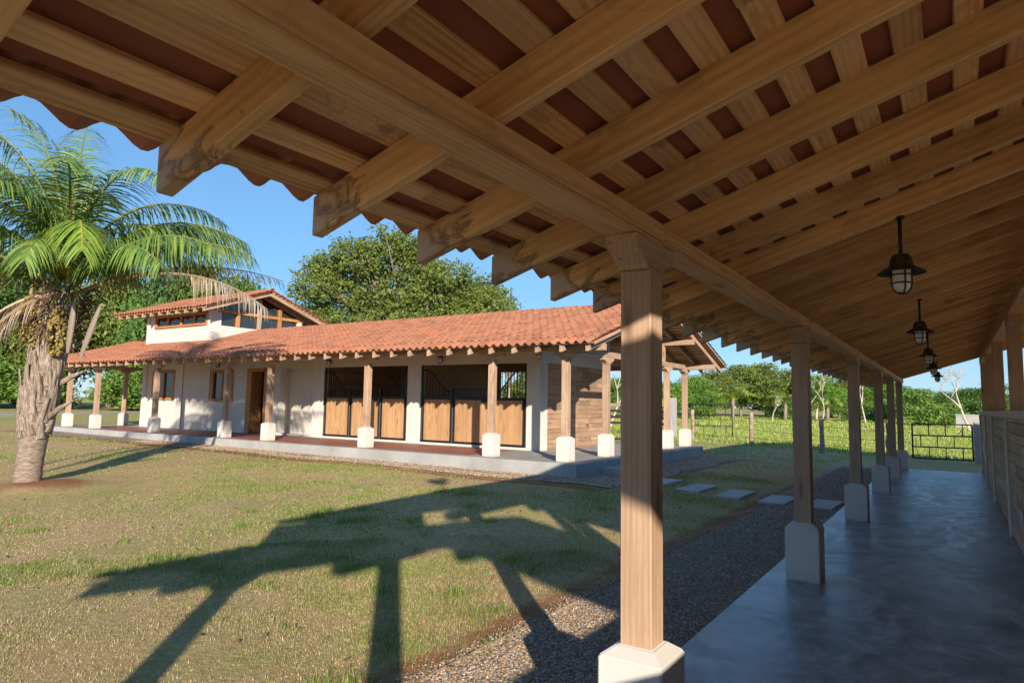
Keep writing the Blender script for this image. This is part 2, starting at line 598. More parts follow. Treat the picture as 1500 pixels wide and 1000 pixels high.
# pebbles lying on the gravel
def pebbles(name, n, xr, yr, smin, smax, seed, label):
    r = np.random.default_rng(seed)
    x = r.uniform(*xr, n)
    y = r.uniform(*yr, n)
    if seed == 3:
        sp_ = r.random(n) < .1
        x = np.where(sp_, -2.72 - np.abs(r.normal(size=n)) * .07, x)
    s = r.uniform(smin, smax, n) * r.uniform(.7, 1.2, n)
    base = np.array([(1, 0, 0), (-1, 0, 0), (0, 1, 0), (0, -1, 0), (0, 0, .62), (0, 0, -.5)], float)
    V = base[None] * s[:, None, None] * r.uniform(.7, 1.25, (n, 6, 1))
    an = r.uniform(0, 6.28, n)
    ca, sa = np.cos(an)[:, None], np.sin(an)[:, None]
    X = V[..., 0] * ca - V[..., 1] * sa
    Y = V[..., 0] * sa + V[..., 1] * ca
    P = np.stack([X + x[:, None], Y + y[:, None], V[..., 2] + (zg(x, y) + .012 + s * .3)[:, None]], -1)
    F = np.array([(0, 2, 4), (2, 1, 4), (1, 3, 4), (3, 0, 4), (2, 0, 5), (1, 2, 5), (3, 1, 5), (0, 3, 5)])
    FF = (F[None] + (np.arange(n) * 6)[:, None, None]).reshape(-1, 3)
    pal = np.array([(.12, .09, .065), (.22, .16, .11), (.3, .225, .15), (.38, .31, .23), (.28, .17, .095), (.19, .165, .14)])
    c = pal[r.integers(0, len(pal), n)] * r.uniform(1.0, 1.65, (n, 1))
    mb = MB()
    mb.add(P.reshape(-1, 3), FF, np.repeat(c, 6, 0))
    return stuff(part(name, mb.mesh(name, M['pebble']), None), label, 'gravel')
M['pebble'] = attr_mat('pebble', .7)
pebbles('gravel', 42000, (-2.76, -1.6), (2.2, 9.5), .005, .0125, 3, 'loose brown pebbles on the gravel path beside the porch floor')
pebbles('gravel', 16000, (-2.8, -1.6), (9.5, 22), .009, .017, 4, 'loose pebbles on the far part of the porch path')
pebbles('gravel', 16000, (-22, -6.2), (11.3, 12.2), .012, .022, 5, 'loose brown pebbles along the stable platform front')
pebbles('gravel', 6000, (-6.4, -5.2), (11.5, 20.8), .012, .022, 6, 'loose brown pebbles along the stable platform side')

# ------------------------------------------------------------------ generic timber pieces
SL = .315
AL = math.atan(SL)
def rafter_mesh(run, w, dv, mat, slope=SL):
    key = ('raf', run, w, dv, mat.name, slope)
    if key in MC:
        return MC[key]
    al = math.atan(slope)
    L = run / math.cos(al)
    sx, sz = dv * math.sin(al), dv * math.cos(al)
    bm = bmesh.new()
    vs_ = [bm.verts.new(p) for p in ((0, -w / 2, 0), (L, -w / 2, 0), (L + sx, -w / 2, sz), (sx, -w / 2, sz),
                                     (0, w / 2, 0), (L, w / 2, 0), (L + sx, w / 2, sz), (sx, w / 2, sz))]
    for f in ((0, 1, 2, 3), (7, 6, 5, 4), (0, 4, 5, 1), (2, 6, 7, 3), (0, 3, 7, 4), (1, 5, 6, 2)):
        bm.faces.new([vs_[i] for i in f])
    bmesh.ops.recalc_face_normals(bm, faces=bm.faces)
    bmesh.ops.bevel(bm, geom=list(bm.edges), offset=.004, segments=1, affect='EDGES')
    MC[key] = mesh_from_bm('rafter', bm, mat)
    return MC[key]

def corbel_mesh(w, lt, lb, h, mat):
    """bracket under a beam, long axis local X, flat top, tapering ends"""
    key = ('corb', w, lt, lb, h, mat.name)
    if key in MC:
        return MC[key]
    bm = bmesh.new()
    pr = [(-lt / 2, h), (-lt / 2, h * .62), (-lt / 2 + .02, h * .55), (-lb / 2 - .012, .02), (-lb / 2, 0),
          (lb / 2, 0), (lb / 2 + .012, .02), (lt / 2 - .02, h * .55), (lt / 2, h * .62), (lt / 2, h)]
    a = [bm.verts.new((x, -w / 2, z)) for x, z in pr]
    c = [bm.verts.new((x, w / 2, z)) for x, z in pr]
    n_ = len(pr)
    bm.faces.new(a)
    bm.faces.new(c[::-1])
    for i in range(n_):
        bm.faces.new((a[i], c[i], c[(i + 1) % n_], a[(i + 1) % n_]))
    bmesh.ops.recalc_face_normals(bm, faces=bm.faces)
    bmesh.ops.bevel(bm, geom=[e for e in bm.edges], offset=.004, segments=1, affect='EDGES')
    MC[key] = mesh_from_bm('corbel', bm, mat)
    return MC[key]

def pedestal_mesh(w, h, hc, wp, mat):
    key = ('ped', w, h, hc, wp, mat.name)
    if key in MC:
        return MC[key]
    bm = bmesh.new()
    rings = []
    for s, z in ((w, 0), (w, h), (wp, h + hc)):
        rings.append([bm.verts.new((sx * s / 2, sy * s / 2, z)) for sx, sy in ((-1, -1), (1, -1), (1, 1), (-1, 1))])
    bm.faces.new(rings[0][::-1])
    bm.faces.new(rings[2])
    for a, c in zip(rings, rings[1:]):
        for i in range(4):
            bm.faces.new((a[i], a[(i + 1) % 4], c[(i + 1) % 4], c[i]))
    bmesh.ops.bevel(bm, geom=[e for e in bm.edges], offset=.007, segments=2, affect='EDGES')
    MC[key] = mesh_from_bm('pedestal', bm, mat)
    return MC[key]

def porch_post(parent, x, y, z0, zc, along='Y', wood_m=None, lt=.47, ch=.14, hp=.485, wp=.3):
    """pedestal on z0, timber post to zc, corbel above it"""
    wm = wood_m or M['post_teak']
    p = beam('post', (x, y, z0 + hp), (x, y, zc), .15, .15, wm, parent, up=(0, 1, 0), bev=.005)
    link(bpy.data.objects.new('pedestal', pedestal_mesh(wp, hp, .045, .17, M['pedestal'])), p, T(x, y, z0))
    cd = (0, 1, 0) if along == 'Y' else (1, 0, 0)
    link(bpy.data.objects.new('corbel', corbel_mesh(.156, lt, .2, ch, wm)), p, frame((x, y, zc), cd))
    return p

def rough_beam(name, p0, p1, w, h, mat, parent, seed, amp=.005):
    """hand-sawn beam: wavering edges along its length"""
    r = random.Random(seed)
    p0, p1 = Vector(p0), Vector(p1)
    L = (p1 - p0).length
    n_ = max(6, int(L / .16))
    ph = [r.uniform(0, 6.28) for _ in range(16)]
    bm = bmesh.new()
    rings = []
    for i in range(n_ + 1):
        x = -L / 2 + L * i / n_
        ring = []
        for k, (sy, sz) in enumerate(((-1, -1), (1, -1), (1, 1), (-1, 1))):
            dy = amp * (math.sin(x * 2.3 + ph[k]) + .6 * math.sin(x * 6.1 + ph[k + 4]))
            dz = amp * (math.sin(x * 1.9 + ph[k + 8]) + .6 * math.sin(x * 5.3 + ph[k + 12])) * (1 if sz < 0 else .2)
            ring.append(bm.verts.new((x, sy * w / 2 + dy, sz * h / 2 + dz)))
        rings.append(ring)
    for a, c in zip(rings, rings[1:]):
        for k in range(4):
            bm.faces.new((a[k], c[k], c[(k + 1) % 4], a[(k + 1) % 4]))
    bm.faces.new(rings[0])
    bm.faces.new(rings[-1][::-1])
    bmesh.ops.recalc_face_normals(bm, faces=bm.faces)
    es = [e for e in bm.edges if len(e.link_faces) == 2 and e.calc_face_angle() > .8]
    bmesh.ops.bevel(bm, geom=es, offset=.012, segments=2, affect='EDGES')
    return part(name, mesh_from_bm(name, bm, mat), parent, frame((p0 + p1) / 2, p1 - p0))

# roof tile: local X up the slope, local Y across, S profile
TW, TL, TE = .2, .42, .34
def tile_arrays(lift=.03, th=.016):
    u = np.linspace(0, TW * 1.03, 10)
    z = .032 * np.cos(2 * np.pi * u / TW)
    top = []
    for x, dz in ((0, lift), (TL, 0.0)):
        top.append(np.stack([np.full_like(u, x), u, z + dz], 1))
    V = np.concatenate(top)
    Vb = V - [0, 0, th]
    V = np.concatenate([V, Vb])
    F = []
    n_ = 10
    for i in range(n_ - 1):
        F.append((i, n_ + i, n_ + i + 1, i + 1))
        F.append((2 * n_ + i, 2 * n_ + i + 1, 3 * n_ + i + 1, 3 * n_ + i))
        F.append((i, i + 1, 2 * n_ + i + 1, 2 * n_ + i))
    for s in (0, n_ - 1):
        F.append((s, 2 * n_ + s, 3 * n_ + s, n_ + s))
    return V, np.array(F)
TV, TF = tile_arrays()
mbt = MB()
mbt.add(TV, TF)
tile_me = mbt.mesh('roof_tile', M['tile'], False)
mbt = MB()
EV, EF = tile_arrays(-.02)
mbt.add(EV, EF)
eave_me = mbt.mesh('eave_tile', M['tile'], False)

def corrugated(name, origin, xdir, ydir, length, width, parent, mat, thick=.013):
    """continuous tile sheet: xdir up the slope, ydir across"""
    xd, yd = Vector(xdir).normalized(), Vector(ydir).normalized()
    nn = np.array(xd.cross(yd))
    if nn[2] < 0:
        nn = -nn
    u = np.arange(0, width + .001, TW / 8)
    rows = int(math.ceil(length / TE))
    mb = MB()
    o = np.array(origin)
    for r in range(rows):
        x0, x1 = r * TE, min(length, (r + 1) * TE + .05)
        z = .032 * np.cos(2 * np.pi * u / TW)
        A = o + np.outer(np.full_like(u, x0), xd) + np.outer(u, yd) + np.outer(z + .03, nn)
        B = o + np.outer(np.full_like(u, x1), xd) + np.outer(u, yd) + np.outer(z, nn)
        k = len(u)
        V = np.concatenate([A, B, A - nn * thick, B - nn * thick])
        i = np.arange(k - 1)
        F = np.concatenate([np.stack([i, i + 1, k + i + 1, k + i], 1), np.stack([2 * k + i, 3 * k + i, 3 * k + i + 1, 2 * k + i + 1], 1),
                            np.stack([i, 2 * k + i, 2 * k + i + 1, i + 1], 1)])
        c = np.repeat(rng.random((len(u) // 8 + 1, 1)), 8, 0)[:len(u)]
        c = np.tile(np.repeat(c, 3, 1), (4, 1))
        mb.add(V, F, c)
    ob = part(name, mb.mesh(name, mat), parent)
    ob['kind'] = 'stuff'
    return ob

# ------------------------------------------------------------------ the porch building the camera stands in
structure(box('porch_floor', -1.585, .69, .25, 21.66, -.14, 0.0, M['floor'], None, .01))
structure(box('stall_floor', .692, 7.2, .25, 21.64, -.14, -.004, M['dirt'], None, .01))
nb = thing('porch_building', 'long timber porch building with pale pedestals and tiled roof, nearest the camera', 'building', (-1.2, 3, 0))
PY = [2.98, 6.99, 11.13, 15.1, 18.25, 21.35]
PX = -1.225
for y in PY:
    porch_post(nb, PX, y, 0, 2.235)
RZ = lambda x: 2.22 + SL * (x + 2.0)          # underside of the rafters
BZ = RZ(-1.15) - .008
ends = [-.1] + PY[:-1] + [21.9]
prev = -.1
for i, y1 in enumerate(PY[0:5] + [21.9]):
    yy = y1 + .09 if i < 5 else y1
    rough_beam('beam', (PX, prev, (BZ + 2.375) / 2 + .002 * (i % 2)), (PX, yy, (BZ + 2.375) / 2 + .002 * (i % 2)), .165 - .004 * (i % 2), BZ - 2.375, M['teak'], nb, 40 + i)
    prev = yy + .002
# rafters
raf_me = rafter_mesh(4.5, .052, .15, M['rafter_teak'])
raf_me2 = rafter_mesh(4.5, .056, .15, M['rafter_teak'])
k = -2
RY = []
while True:
    y = .497 + .593 * k + rnd.uniform(-.008, .008)
    k += 1
    if y < 0:
        continue
    if y > 21.95:
        break
    RY.append(y)
    part('rafter', raf_me if k % 2 else raf_me2, nb, frame((-2.0 + rnd.uniform(-.012, .012), y, RZ(-2.0) + rnd.uniform(-.003, .003)), (math.cos(AL), 0, math.sin(AL))))
# battens: flat planks along Y on top of the rafters
nrow = 16
for r in range(nrow):
    x = -1.955 + .1865 * r + rnd.uniform(-.008, .008)
    w = .1 + rnd.uniform(-.008, .012)
    y0 = -.06
    first = True
    while y0 < 21.9:
        L = rnd.choice([2.965, 3.558, 4.151]) if not first else rnd.choice([2.1, 3.3, 4.4])
        first = False
        y1 = min(21.95, y0 + L)
        zc = RZ(x) + .15 + .0135
        beam('batten', (x, y0 + .002, zc), (x + rnd.uniform(-.006, .006), y1 - .002, zc), w, .025, M['batten_teak'], nb, up=(-math.sin(AL), 0, math.cos(AL)), bev=.004)
        y0 = y1
# continuous deck above the battens, then tiles
def slope_slab(name, xa, xb, ya, yb, zfun, t, mat, parent):
    V = [(xa, ya, zfun(xa)), (xb, ya, zfun(xb)), (xb, yb, zfun(xb)), (xa, yb, zfun(xa))]
    V = V + [(x, y, z + t) for x, y, z in V]
    mb = MB()
    mb.add(V, [(3, 2, 1, 0), (4, 5, 6, 7), (0, 1, 5, 4), (1, 2, 6, 5), (2, 3, 7, 6), (3, 0, 4, 7)])
    return part(name, mb.mesh(name, mat), parent)
slope_slab('roof_underlay', -1.89, 2.55, -.04, 21.93, lambda x: RZ(x) + .177, .008, M['underlay'], nb)
TZ = lambda x: RZ(x) + .24
XS = (math.cos(AL), 0, math.sin(AL))
for i in range(110):
    part('eave_tile', eave_me, nb, frame((-2.1 + rnd.uniform(-.012, .012), 21.95 - .2 * i - .2, TZ(-2.1) + rnd.uniform(-.004, .004)), XS))
corrugated('roof_tiles', (-2.07 + TE * math.cos(AL), -.12, TZ(-2.07 + TE * math.cos(AL))), XS, (0, 1, 0), 4.5, 22.07, nb, M['tilefield'])
RIDGE_X = 2.55
RR = lambda x: RZ(RIDGE_X) - SL * (x - RIDGE_X)
slope_slab('roof_underlay', 2.55, 7.15, -.04, 21.93, lambda x: RR(x) + .177, .008, M['underlay'], nb)
corrugated('roof_tiles', (7.2, -.12, RR(7.2) + .24), (-math.cos(AL), 0, math.sin(AL)), (0, 1, 0), 4.85, 22.07, nb, M['tilefield'])
for y in RY[::2]:
    part('rafter', raf_me, nb, frame((7.1, y, RR(7.1)), (-math.cos(AL), 0, math.sin(AL))))
beam('ridge_beam', (2.55, .3, RZ(2.55) - .1), (2.55, 21.9, RZ(2.55) - .1), .14, .2, M['teak'], nb)
mbr = MB()
for i in range(54):
    y0 = .15 + i * .405
    a = np.linspace(0, np.pi, 8)
    for yy, rr in ((y0, .125), (y0 + .43, .105)):
        pass
    A = np.stack([2.55 + .125 * np.cos(a), np.full(8, y0), RZ(2.55) + .2 + .12 * np.sin(a)], 1)
    B = np.stack([2.55 + .105 * np.cos(a), np.full(8, y0 + .43), RZ(2.55) + .19 + .1 * np.sin(a)], 1)
    q = np.arange(7)
    mbr.add(np.concatenate([A, B]), np.stack([q, q + 1, q + 9, q + 8], 1), np.full((16, 3), rng.random()))
o = part('ridge_tiles', mbr.mesh('ridge_tiles', M['tilefield']), nb)
o['kind'] = 'stuff'
# right side: half wall with pillars, planks, cap, posts and beam
WX = .568
wall = box('half_wall', WX + .062, WX + .2, 2.4, 21.5, 0, 1.52, M['plank'], nb, 0)
for y in PY[1:] + [2.98]:
    box('pillar', WX, WX + .3, y - .15, y + .15, 0, 1.53, M['cream'], nb, .006)
    beam('post', (WX + .15, y, 1.625), (WX + .15, y, 2.73), .16, .16, M['post_teak'], nb, up=(0, 1, 0), bev=.005)
    part('corbel', corbel_mesh(.158, .47, .2, .14, M['post_teak']), nb, frame((WX + .15, y, 2.73), (0, 1, 0)))
box('wall_cap', WX - .012, WX + .312, 2.8, 21.53, 1.531, 1.624, M['cream'], nb, .008)
beam('beam', (WX + .15, .35, 2.95), (WX + .15, 21.9, 2.95), .165, .158, M['teak'], nb, bev=.009)
seg = [(PY[i] + .15, PY[i + 1] - .15) for i in range(5)]
for a, c in seg:
    z = .01
    while z < 1.5:
        h = rnd.choice([.105, .12, .13, .145])
        h = min(h, 1.53 - z)
        if h < .04:
            break
        y0 = a
        while y0 < c - .01:
            L = rnd.choice([.7, 1.1, 1.5, 2.1])
            y1 = min(c, y0 + L)
            if c - y1 < .3:
                y1 = c
            dx = rnd.uniform(-.004, .004)
            beam('plank', (WX + .045 + dx, y0 + .002, z + h / 2), (WX + .045 + dx, y1 - .002, z + h / 2), .03, h - .005, M['plank'], wall, bev=.003)
            y0 = y1
        z += h
box('outlet_box', WX + .012, WX + .029, 9.2, 9.29, .42, .54, M['white'], nb, .004)
# right hand row of the same building (outside the picture, carries the other slope)
for y in PY:
    porch_post(nb, 6.3, y, 0, 2.235)
beam('beam', (6.3, .35, 2.43), (6.3, 21.9, 2.43), .165, .11, M['teak'], nb)
beam('tie_beam', (.8, 21.35, 3.32), (4.3, 21.35, 3.32), .14, .16, M['teak'], nb)
for y in (.7, 21.35):
    beam('post', (2.55, y, 0), (2.55, y, RZ(2.55) - .2), .15, .15, M['post_teak'], nb, up=(0, 1, 0))

# lower entrance bay of the same building, behind the camera: its roof and posts throw the shadows on the lawn
lb = thing('entrance_pavilion', 'lower tiled entrance pavilion behind the camera, casting the lawn shadow', 'pavilion', (-1.2, -.45, -.1))
DZ = -.47
LY0, LY1, LPY = -1.8, -.3, -.8
for x, zc in ((PX, 2.235 + DZ), (6.3, 2.235 + DZ)):
    porch_post(lb, x, LPY, -.09, zc)
    beam('beam', (x, LY0 + .25, (zc + .14 + BZ + DZ) / 2), (x, LY1, (zc + .14 + BZ + DZ) / 2), .165, BZ + DZ - zc - .14, M['teak'], lb)
for x, zt in ((WX + .15, RZ(WX + .15) + DZ - .16), (4.4, RR(4.4) + DZ - .16)):
    beam('post', (x, LPY, -.09), (x, LPY, zt), .17, .17, M['post_teak'], lb, up=(0, 1, 0))
    beam('beam', (x, LY0 + .25, zt + .079), (x, LY1, zt + .079), .165, .158, M['teak'], lb)
for y in (LY0 + .15, -1.35, -.75):
    part('rafter', raf_me, lb, frame((-2.0, y, RZ(-2.0) + DZ), XS))
    part('rafter', raf_me, lb, frame((7.1, y, RR(7.1) + DZ), (-math.cos(AL), 0, math.sin(AL))))
slope_slab('roof_deck', -2.0, 2.55, LY0, LY1, lambda x: RZ(x) + .15 + DZ, .03, M['underlay'], lb)
slope_slab('roof_deck', 2.55, 7.1, LY0, LY1, lambda x: RR(x) + .15 + DZ, .03, M['underlay'], lb)
corrugated('roof_tiles', (-2.07, LY0 - .05, TZ(-2.07) + DZ), XS, (0, 1, 0), 4.85, 1.75, lb, M['tilefield'])
corrugated('roof_tiles', (7.2, LY0 - .05, RR(7.2) + .24 + DZ), (-math.cos(AL), 0, math.sin(AL)), (0, 1, 0), 4.85, 1.75, lb, M['tilefield'])
beam('ridge_beam', (2.55, LY0 + .1, RZ(2.55) - .1 + DZ), (2.55, LY1, RZ(2.55) - .1 + DZ), .14, .2, M['teak'], lb)
box('low_wall', WX, WX + .12, -1.6, 2.45, -.09, 1.2, M['cream'], lb)
mb = MB()
V = [(-1.9, -.2, RZ(-1.9) + DZ + .26), (.75, -.2, RZ(.75) + DZ + .26), (.75, -.2, RZ(.75) + .15), (-1.9, -.2, RZ(-1.9) + .15)]
V = V + [(x, y + .03, z) for x, y, z in V]
mb.add(V, [(3, 2, 1, 0), (4, 5, 6, 7), (0, 1, 5, 4), (1, 2, 6, 5), (2, 3, 7, 6), (3, 0, 4, 7)])
part('infill_board', mb.mesh('infill_board', M['teak']), nb)
# weather vane standing on its ridge
wv = thing('weather_vane', 'small iron rooster weather vane on the pavilion ridge behind the camera', 'weather vane', (2.55, LY0 + .3, RZ(2.55) + DZ + .3))
mb = MB()
zb = RZ(2.55) + DZ + .25
mb.tube([(2.55, LY0 + .3, zb), (2.55, LY0 + .3, zb + 1.2)], [.03, .024], 6)
mb.boxm(2.35, 2.75, LY0 + .28, LY0 + .32, zb + .6, zb + .63)
part('rod', mb.mesh('rod', M['black']), wv)
mb = MB()
pts = [(-.3, .05), (-.24, .2), (-.08, .12), (.08, .12), (.14, .3), (.2, .34), (.27, .27), (.22, .2), (.15, -.02), (-.12, -.06)]
V = [(2.55 + x, LY0 + .29, zb + 1.3 + z) for x, z in pts] + [(2.55 + x, LY0 + .31, zb + 1.3 + z) for x, z in pts]
n_ = len(pts)
F = [(i, (i + 1) % n_, n_ + (i + 1) % n_, n_ + i) for i in range(n_)] + [(0, i, i + 1, 0) for i in range(1, n_ - 1)] + [(n_, n_ + i + 1, n_ + i, n_) for i in range(1, n_ - 1)]
mb.add(V, F)
part('rooster', mb.mesh('rooster', M['black']), wv)

# pendant lamps
def make_lamp():
    e = bpy.data.objects.new('pendant_lamp', None)
    parts = []
    mb = MB()
    mb.tube([(0, 0, 0), (0, 0, .25)], [.011, .011], 8)
    lathe_mb(mb, [(.0, .25), (.03, .25), (.03, .237), (.011, .237)], 12)
    parts.append(('rod', mb.mesh('rod', M['black'], True)))
    mb = MB()
    lathe_mb(mb, [(.012, .02), (.045, .012), (.06, -.015), (.064, -.05), (.07, -.062), (.1, -.078), (.131, -.098), (.132, -.103), (.1, -.088), (.06, -.075), (.0, -.07)], 28)
    parts.append(('shade', mb.mesh('shade', M['lampmetal'], True)))
    mb = MB()
    lathe_mb(mb, [(.05, -.075), (.05, -.165), (.044, -.195), (.026, -.213), (0.0, -.218)], 20)
    parts.append(('glass_jar', mb.mesh('glass_jar', M['lampglass'], True)))
    mb = MB()
    for a in range(4):
        t = a * math.pi / 2 + .4
        c_, s_ = math.cos(t), math.sin(t)
        mb.tube([(r * c_, r * s_, z) for r, z in ((.058, -.07), (.058, -.165), (.05, -.2), (.03, -.222), (.001, -.23))], [.0045] * 5, 5)
    for z, r in ((-.115, .058), (-.165, .058), (-.08, .06)):
        t = np.linspace(0, 2 * np.pi, 19)
        mb.tube(np.stack([r * np.cos(t), r * np.sin(t), np.full(19, z)], 1), [.0045] * 19, 5, cap=False)
    parts.append(('cage', mb.mesh('cage', M['black'], True)))
    return parts
m, nt, b = new_mat('weathered_lamp_metal')
c = ramp(nt, noise(nt, obj_vec(nt), 18, 5), [(.4, (.02, .02, .018)), (.7, (.1, .075, .045))])
nt.links.new(c, b.inputs['Base Color'])
b.inputs['Roughness'].default_value = .6
M['lampmetal'] = m
LP = make_lamp()
LX = [-.232, -.258, -.278, -.285, -.28]
ords = ['nearest and largest of the row', 'second from the camera', 'third from the camera', 'fourth from the camera', 'farthest and smallest of the row']
for i, y in enumerate([4.64, 8.02, 11.71, 15.4, 18.6]):
    ry = min(RY, key=lambda q: abs(q - y))
    e = thing('pendant_lamp', 'black caged barn lamp hanging under the porch roof, ' + ords[i], 'lamp', (LX[i], ry, RZ(LX[i]) - .245), 'barn lamps under the porch roof')
    for nm, me in LP:
        part(nm, me, e, T(LX[i], ry, RZ(LX[i]) - .245))
# ------------------------------------------------------------------ stable block across the lawn
FZ = .4
fb = thing('stable_block', 'white stable block with orange tiled roof across the lawn', 'building', (-18, 16, .2))
plat = box('platform', -30.3, -6.43, 12.22, 20.5, -.1, FZ, M['concrete'], fb, .012)
box('red_floor', -28.9, -9.4, 12.5, 14.6, FZ + .0005, FZ + .004, M['redfloor'], plat, 0)
FPX = [-29.38, -27.15, -23.05, -19.0, -16.87, -12.85, -8.85, -6.92]
for x in FPX:
    porch_post(fb, x, 12.65, FZ, 2.59, 'X', M['old_teak'], .62, .15)
for x, y in ((-6.92, 14.65), (-6.92, 18.72), (-6.92, 20.28), (-29.4, 14.8), (-29.4, 20.28)):
    porch_post(fb, x, y, FZ, 2.59, 'Y', M['old_teak'], .55, .15)
FS = .30
FA = math.atan(FS)
FR = lambda y: 2.67 + FS * (y - 11.9)
RY0 = 16.5
FB = lambda y: FR(RY0) - FS * (y - RY0)
VX0, VX1 = -30.9, -5.85
# plates and purlins along X, ties along Y on the end row
beam('beam', (VX0 + .5, 12.65, 2.815), (-6.0, 12.65, 2.815), .15, .15, M['old_teak'], fb)
beam('beam', (VX0 + .5, 20.35, 2.815), (-6.0, 20.35, 2.815), .15, .15, M['old_teak'], fb)
for x in (-6.92, -29.4):
    beam('tie_beam', (x, 12.78, 2.81), (x, 20.2, 2.81), .14, .142, M['old_teak'], fb)
    for y in (14.65, 18.4):
        zt = (FR(y) if y < RY0 else FB(y)) - .15
        beam('king_post', (x, y, 2.883), (x, y, zt), .13, .13, M['old_teak'], fb, up=(0, 1, 0))
for y in (14.65, 18.4):
    zt = (FR(y) if y < RY0 else FB(y)) - .075
    x1 = -6.0
    beam('purlin', (-9.2, y, zt), (x1, y, zt), .13, .15, M['old_teak'], fb)
beam('ridge_beam', (-9.2, RY0, FR(RY0) - .09), (-6.0, RY0, FR(RY0) - .09), .13, .17, M['old_teak'], fb)
fr_me = rafter_mesh(4.58, .07, .15, M['old_teak'], FS)
XF = (0, math.cos(FA), math.sin(FA))
XB = (0, -math.cos(FA), math.sin(FA))
xr = -6.05
i = 0
while xr > VX0 + .1:
    part('rafter', fr_me, fb, frame((xr, 11.9 + rnd.uniform(-.015, .015), FR(11.9)), XF))
    if i < 6 or xr < -28:
        part('rafter', fr_me, fb, frame((xr, 21.1, FB(21.1)), XB))
    xr -= .59
    i += 1
# battens
for r in range(25):
    y = 11.95 + .187 * r
    if y > 16.45:
        break
    beam('batten', (VX0 + .1, y, FR(y) + .163), (VX1 - .06, y, FR(y) + .163), .1, .024, M['batten_teak'], fb, up=(0, -math.sin(FA), math.cos(FA)), bev=0)
    yb = 33.0 - y
    beam('batten', (VX0 + .1, yb, FB(yb) + .163), (VX1 - .06, yb, FB(yb) + .163), .1, .024, M['batten_teak'], fb, up=(0, math.sin(FA), math.cos(FA)), bev=0)
def slab_y(name, x0, x1, ya, yb, zf, t, mat, parent):
    V = [(x0, ya, zf(ya)), (x1, ya, zf(ya)), (x1, yb, zf(yb)), (x0, yb, zf(yb))]
    V = V + [(x, y, z + t) for x, y, z in V]
    mb = MB()
    mb.add(V, [(3, 2, 1, 0), (4, 5, 6, 7), (0, 1, 5, 4), (1, 2, 6, 5), (2, 3, 7, 6), (3, 0, 4, 7)])
    return part(name, mb.mesh(name, mat), parent)
roof = slab_y('roof', VX0 + .05, VX1 - .03, 11.95, RY0, lambda y: FR(y) + .176, .008, M['underlay'], fb)
slab_y('roof_underlay', VX0 + .05, VX1 - .03, RY0, 21.05, lambda y: FB(y) + .176, .008, M['underlay'], roof)
# front slope tiles: nearest ones singly, the rest joined
TZF = lambda y: FR(y) + .236
cand = []
ncol = int((VX1 - VX0) / TW)
nrw = 15
for r in range(nrw):
    y = 11.8 + r * TE * math.cos(FA)
    for c in range(ncol):
        x = VX1 - c * TW
        if -27.75 < x - .1 < -23.05 and y > 14.35:
            continue
        cand.append((math.hypot(x - 0, y), x, y, r))
cand.sort()
mbf = MB()
dxt = np.array(XF)
W0 = frame((0, 0, 0), XF)
R3 = np.array([[W0[a][b_] for b_ in range(3)] for a in range(3)])
TVw = TV @ R3.T
EVw = EV @ R3.T
for n_, (d, x, y, r) in enumerate(cand):
    jz = rnd.uniform(-.004, .005)
    jy = rnd.uniform(-.012, .012)
    p = (x + rnd.uniform(-.004, .004), y + jy, TZF(y + jy) + jz)
    if n_ < 300:
        part('roof_tile', eave_me if r == 0 else tile_me, roof, W0.copy() if False else (Matrix.Translation(Vector(p)) @ W0))
    else:
        mbf.add((EVw if r == 0 else TVw) + np.array(p), TF, np.full((len(TV), 3), rnd.random()))
o = part('roof_tiles', mbf.mesh('roof_tiles', M['tilefield']), roof)
o['kind'] = 'stuff'
corrugated('back_tiles', (VX0, 21.2, FB(21.2) + .236), XB, (1, 0, 0), 4.9, VX1 - VX0, roof, M['tilefield'])
def ridge_caps(parent, x0, x1, y, z, r=.12):
    n_ = int((x1 - x0) / .36)
    a = np.linspace(0, np.pi, 9)
    mb = MB()
    A = np.stack([np.zeros(9), r * np.cos(a), r * np.sin(a)], 1)
    B = np.stack([np.full(9, .41), r * .84 * np.cos(a), r * .84 * np.sin(a) - .008], 1)
    k = np.arange(8)
    mb.add(np.concatenate([A, B, A * [1, .88, .88], B * [1, .86, .86]]),
           np.concatenate([np.stack([k, k + 9, k + 10, k + 1], 1), np.stack([k + 18, k + 19, k + 28, k + 27], 1), np.stack([k, k + 1, k + 19, k + 18], 1)]))
    me = mb.mesh('ridge_tile', M['tile'])
    for i in range(n_):
        W = Matrix.Translation((x1 - i * .36, y, z + rnd.uniform(-.006, .006))) @ Matrix.Rotation(math.pi, 4, 'Z')
        part('ridge_tile', me, parent, W)
ridge_caps(roof, -23.1, VX1 + .02, RY0, FR(RY0) + .2)
ridge_caps(roof, VX0, -27.7, RY0, FR(RY0) + .2)
for x in (VX1 - .012, VX0 + .012):
    beam('verge_board', (x, 11.86, FR(11.86) + .165), (x, RY0, FR(RY0) + .165), .024, .06, M['old_teak'], roof)
    beam('verge_board', (x, 21.14, FB(21.14) + .165), (x, RY0, FB(RY0) + .165), .024, .06, M['old_teak'], roof)

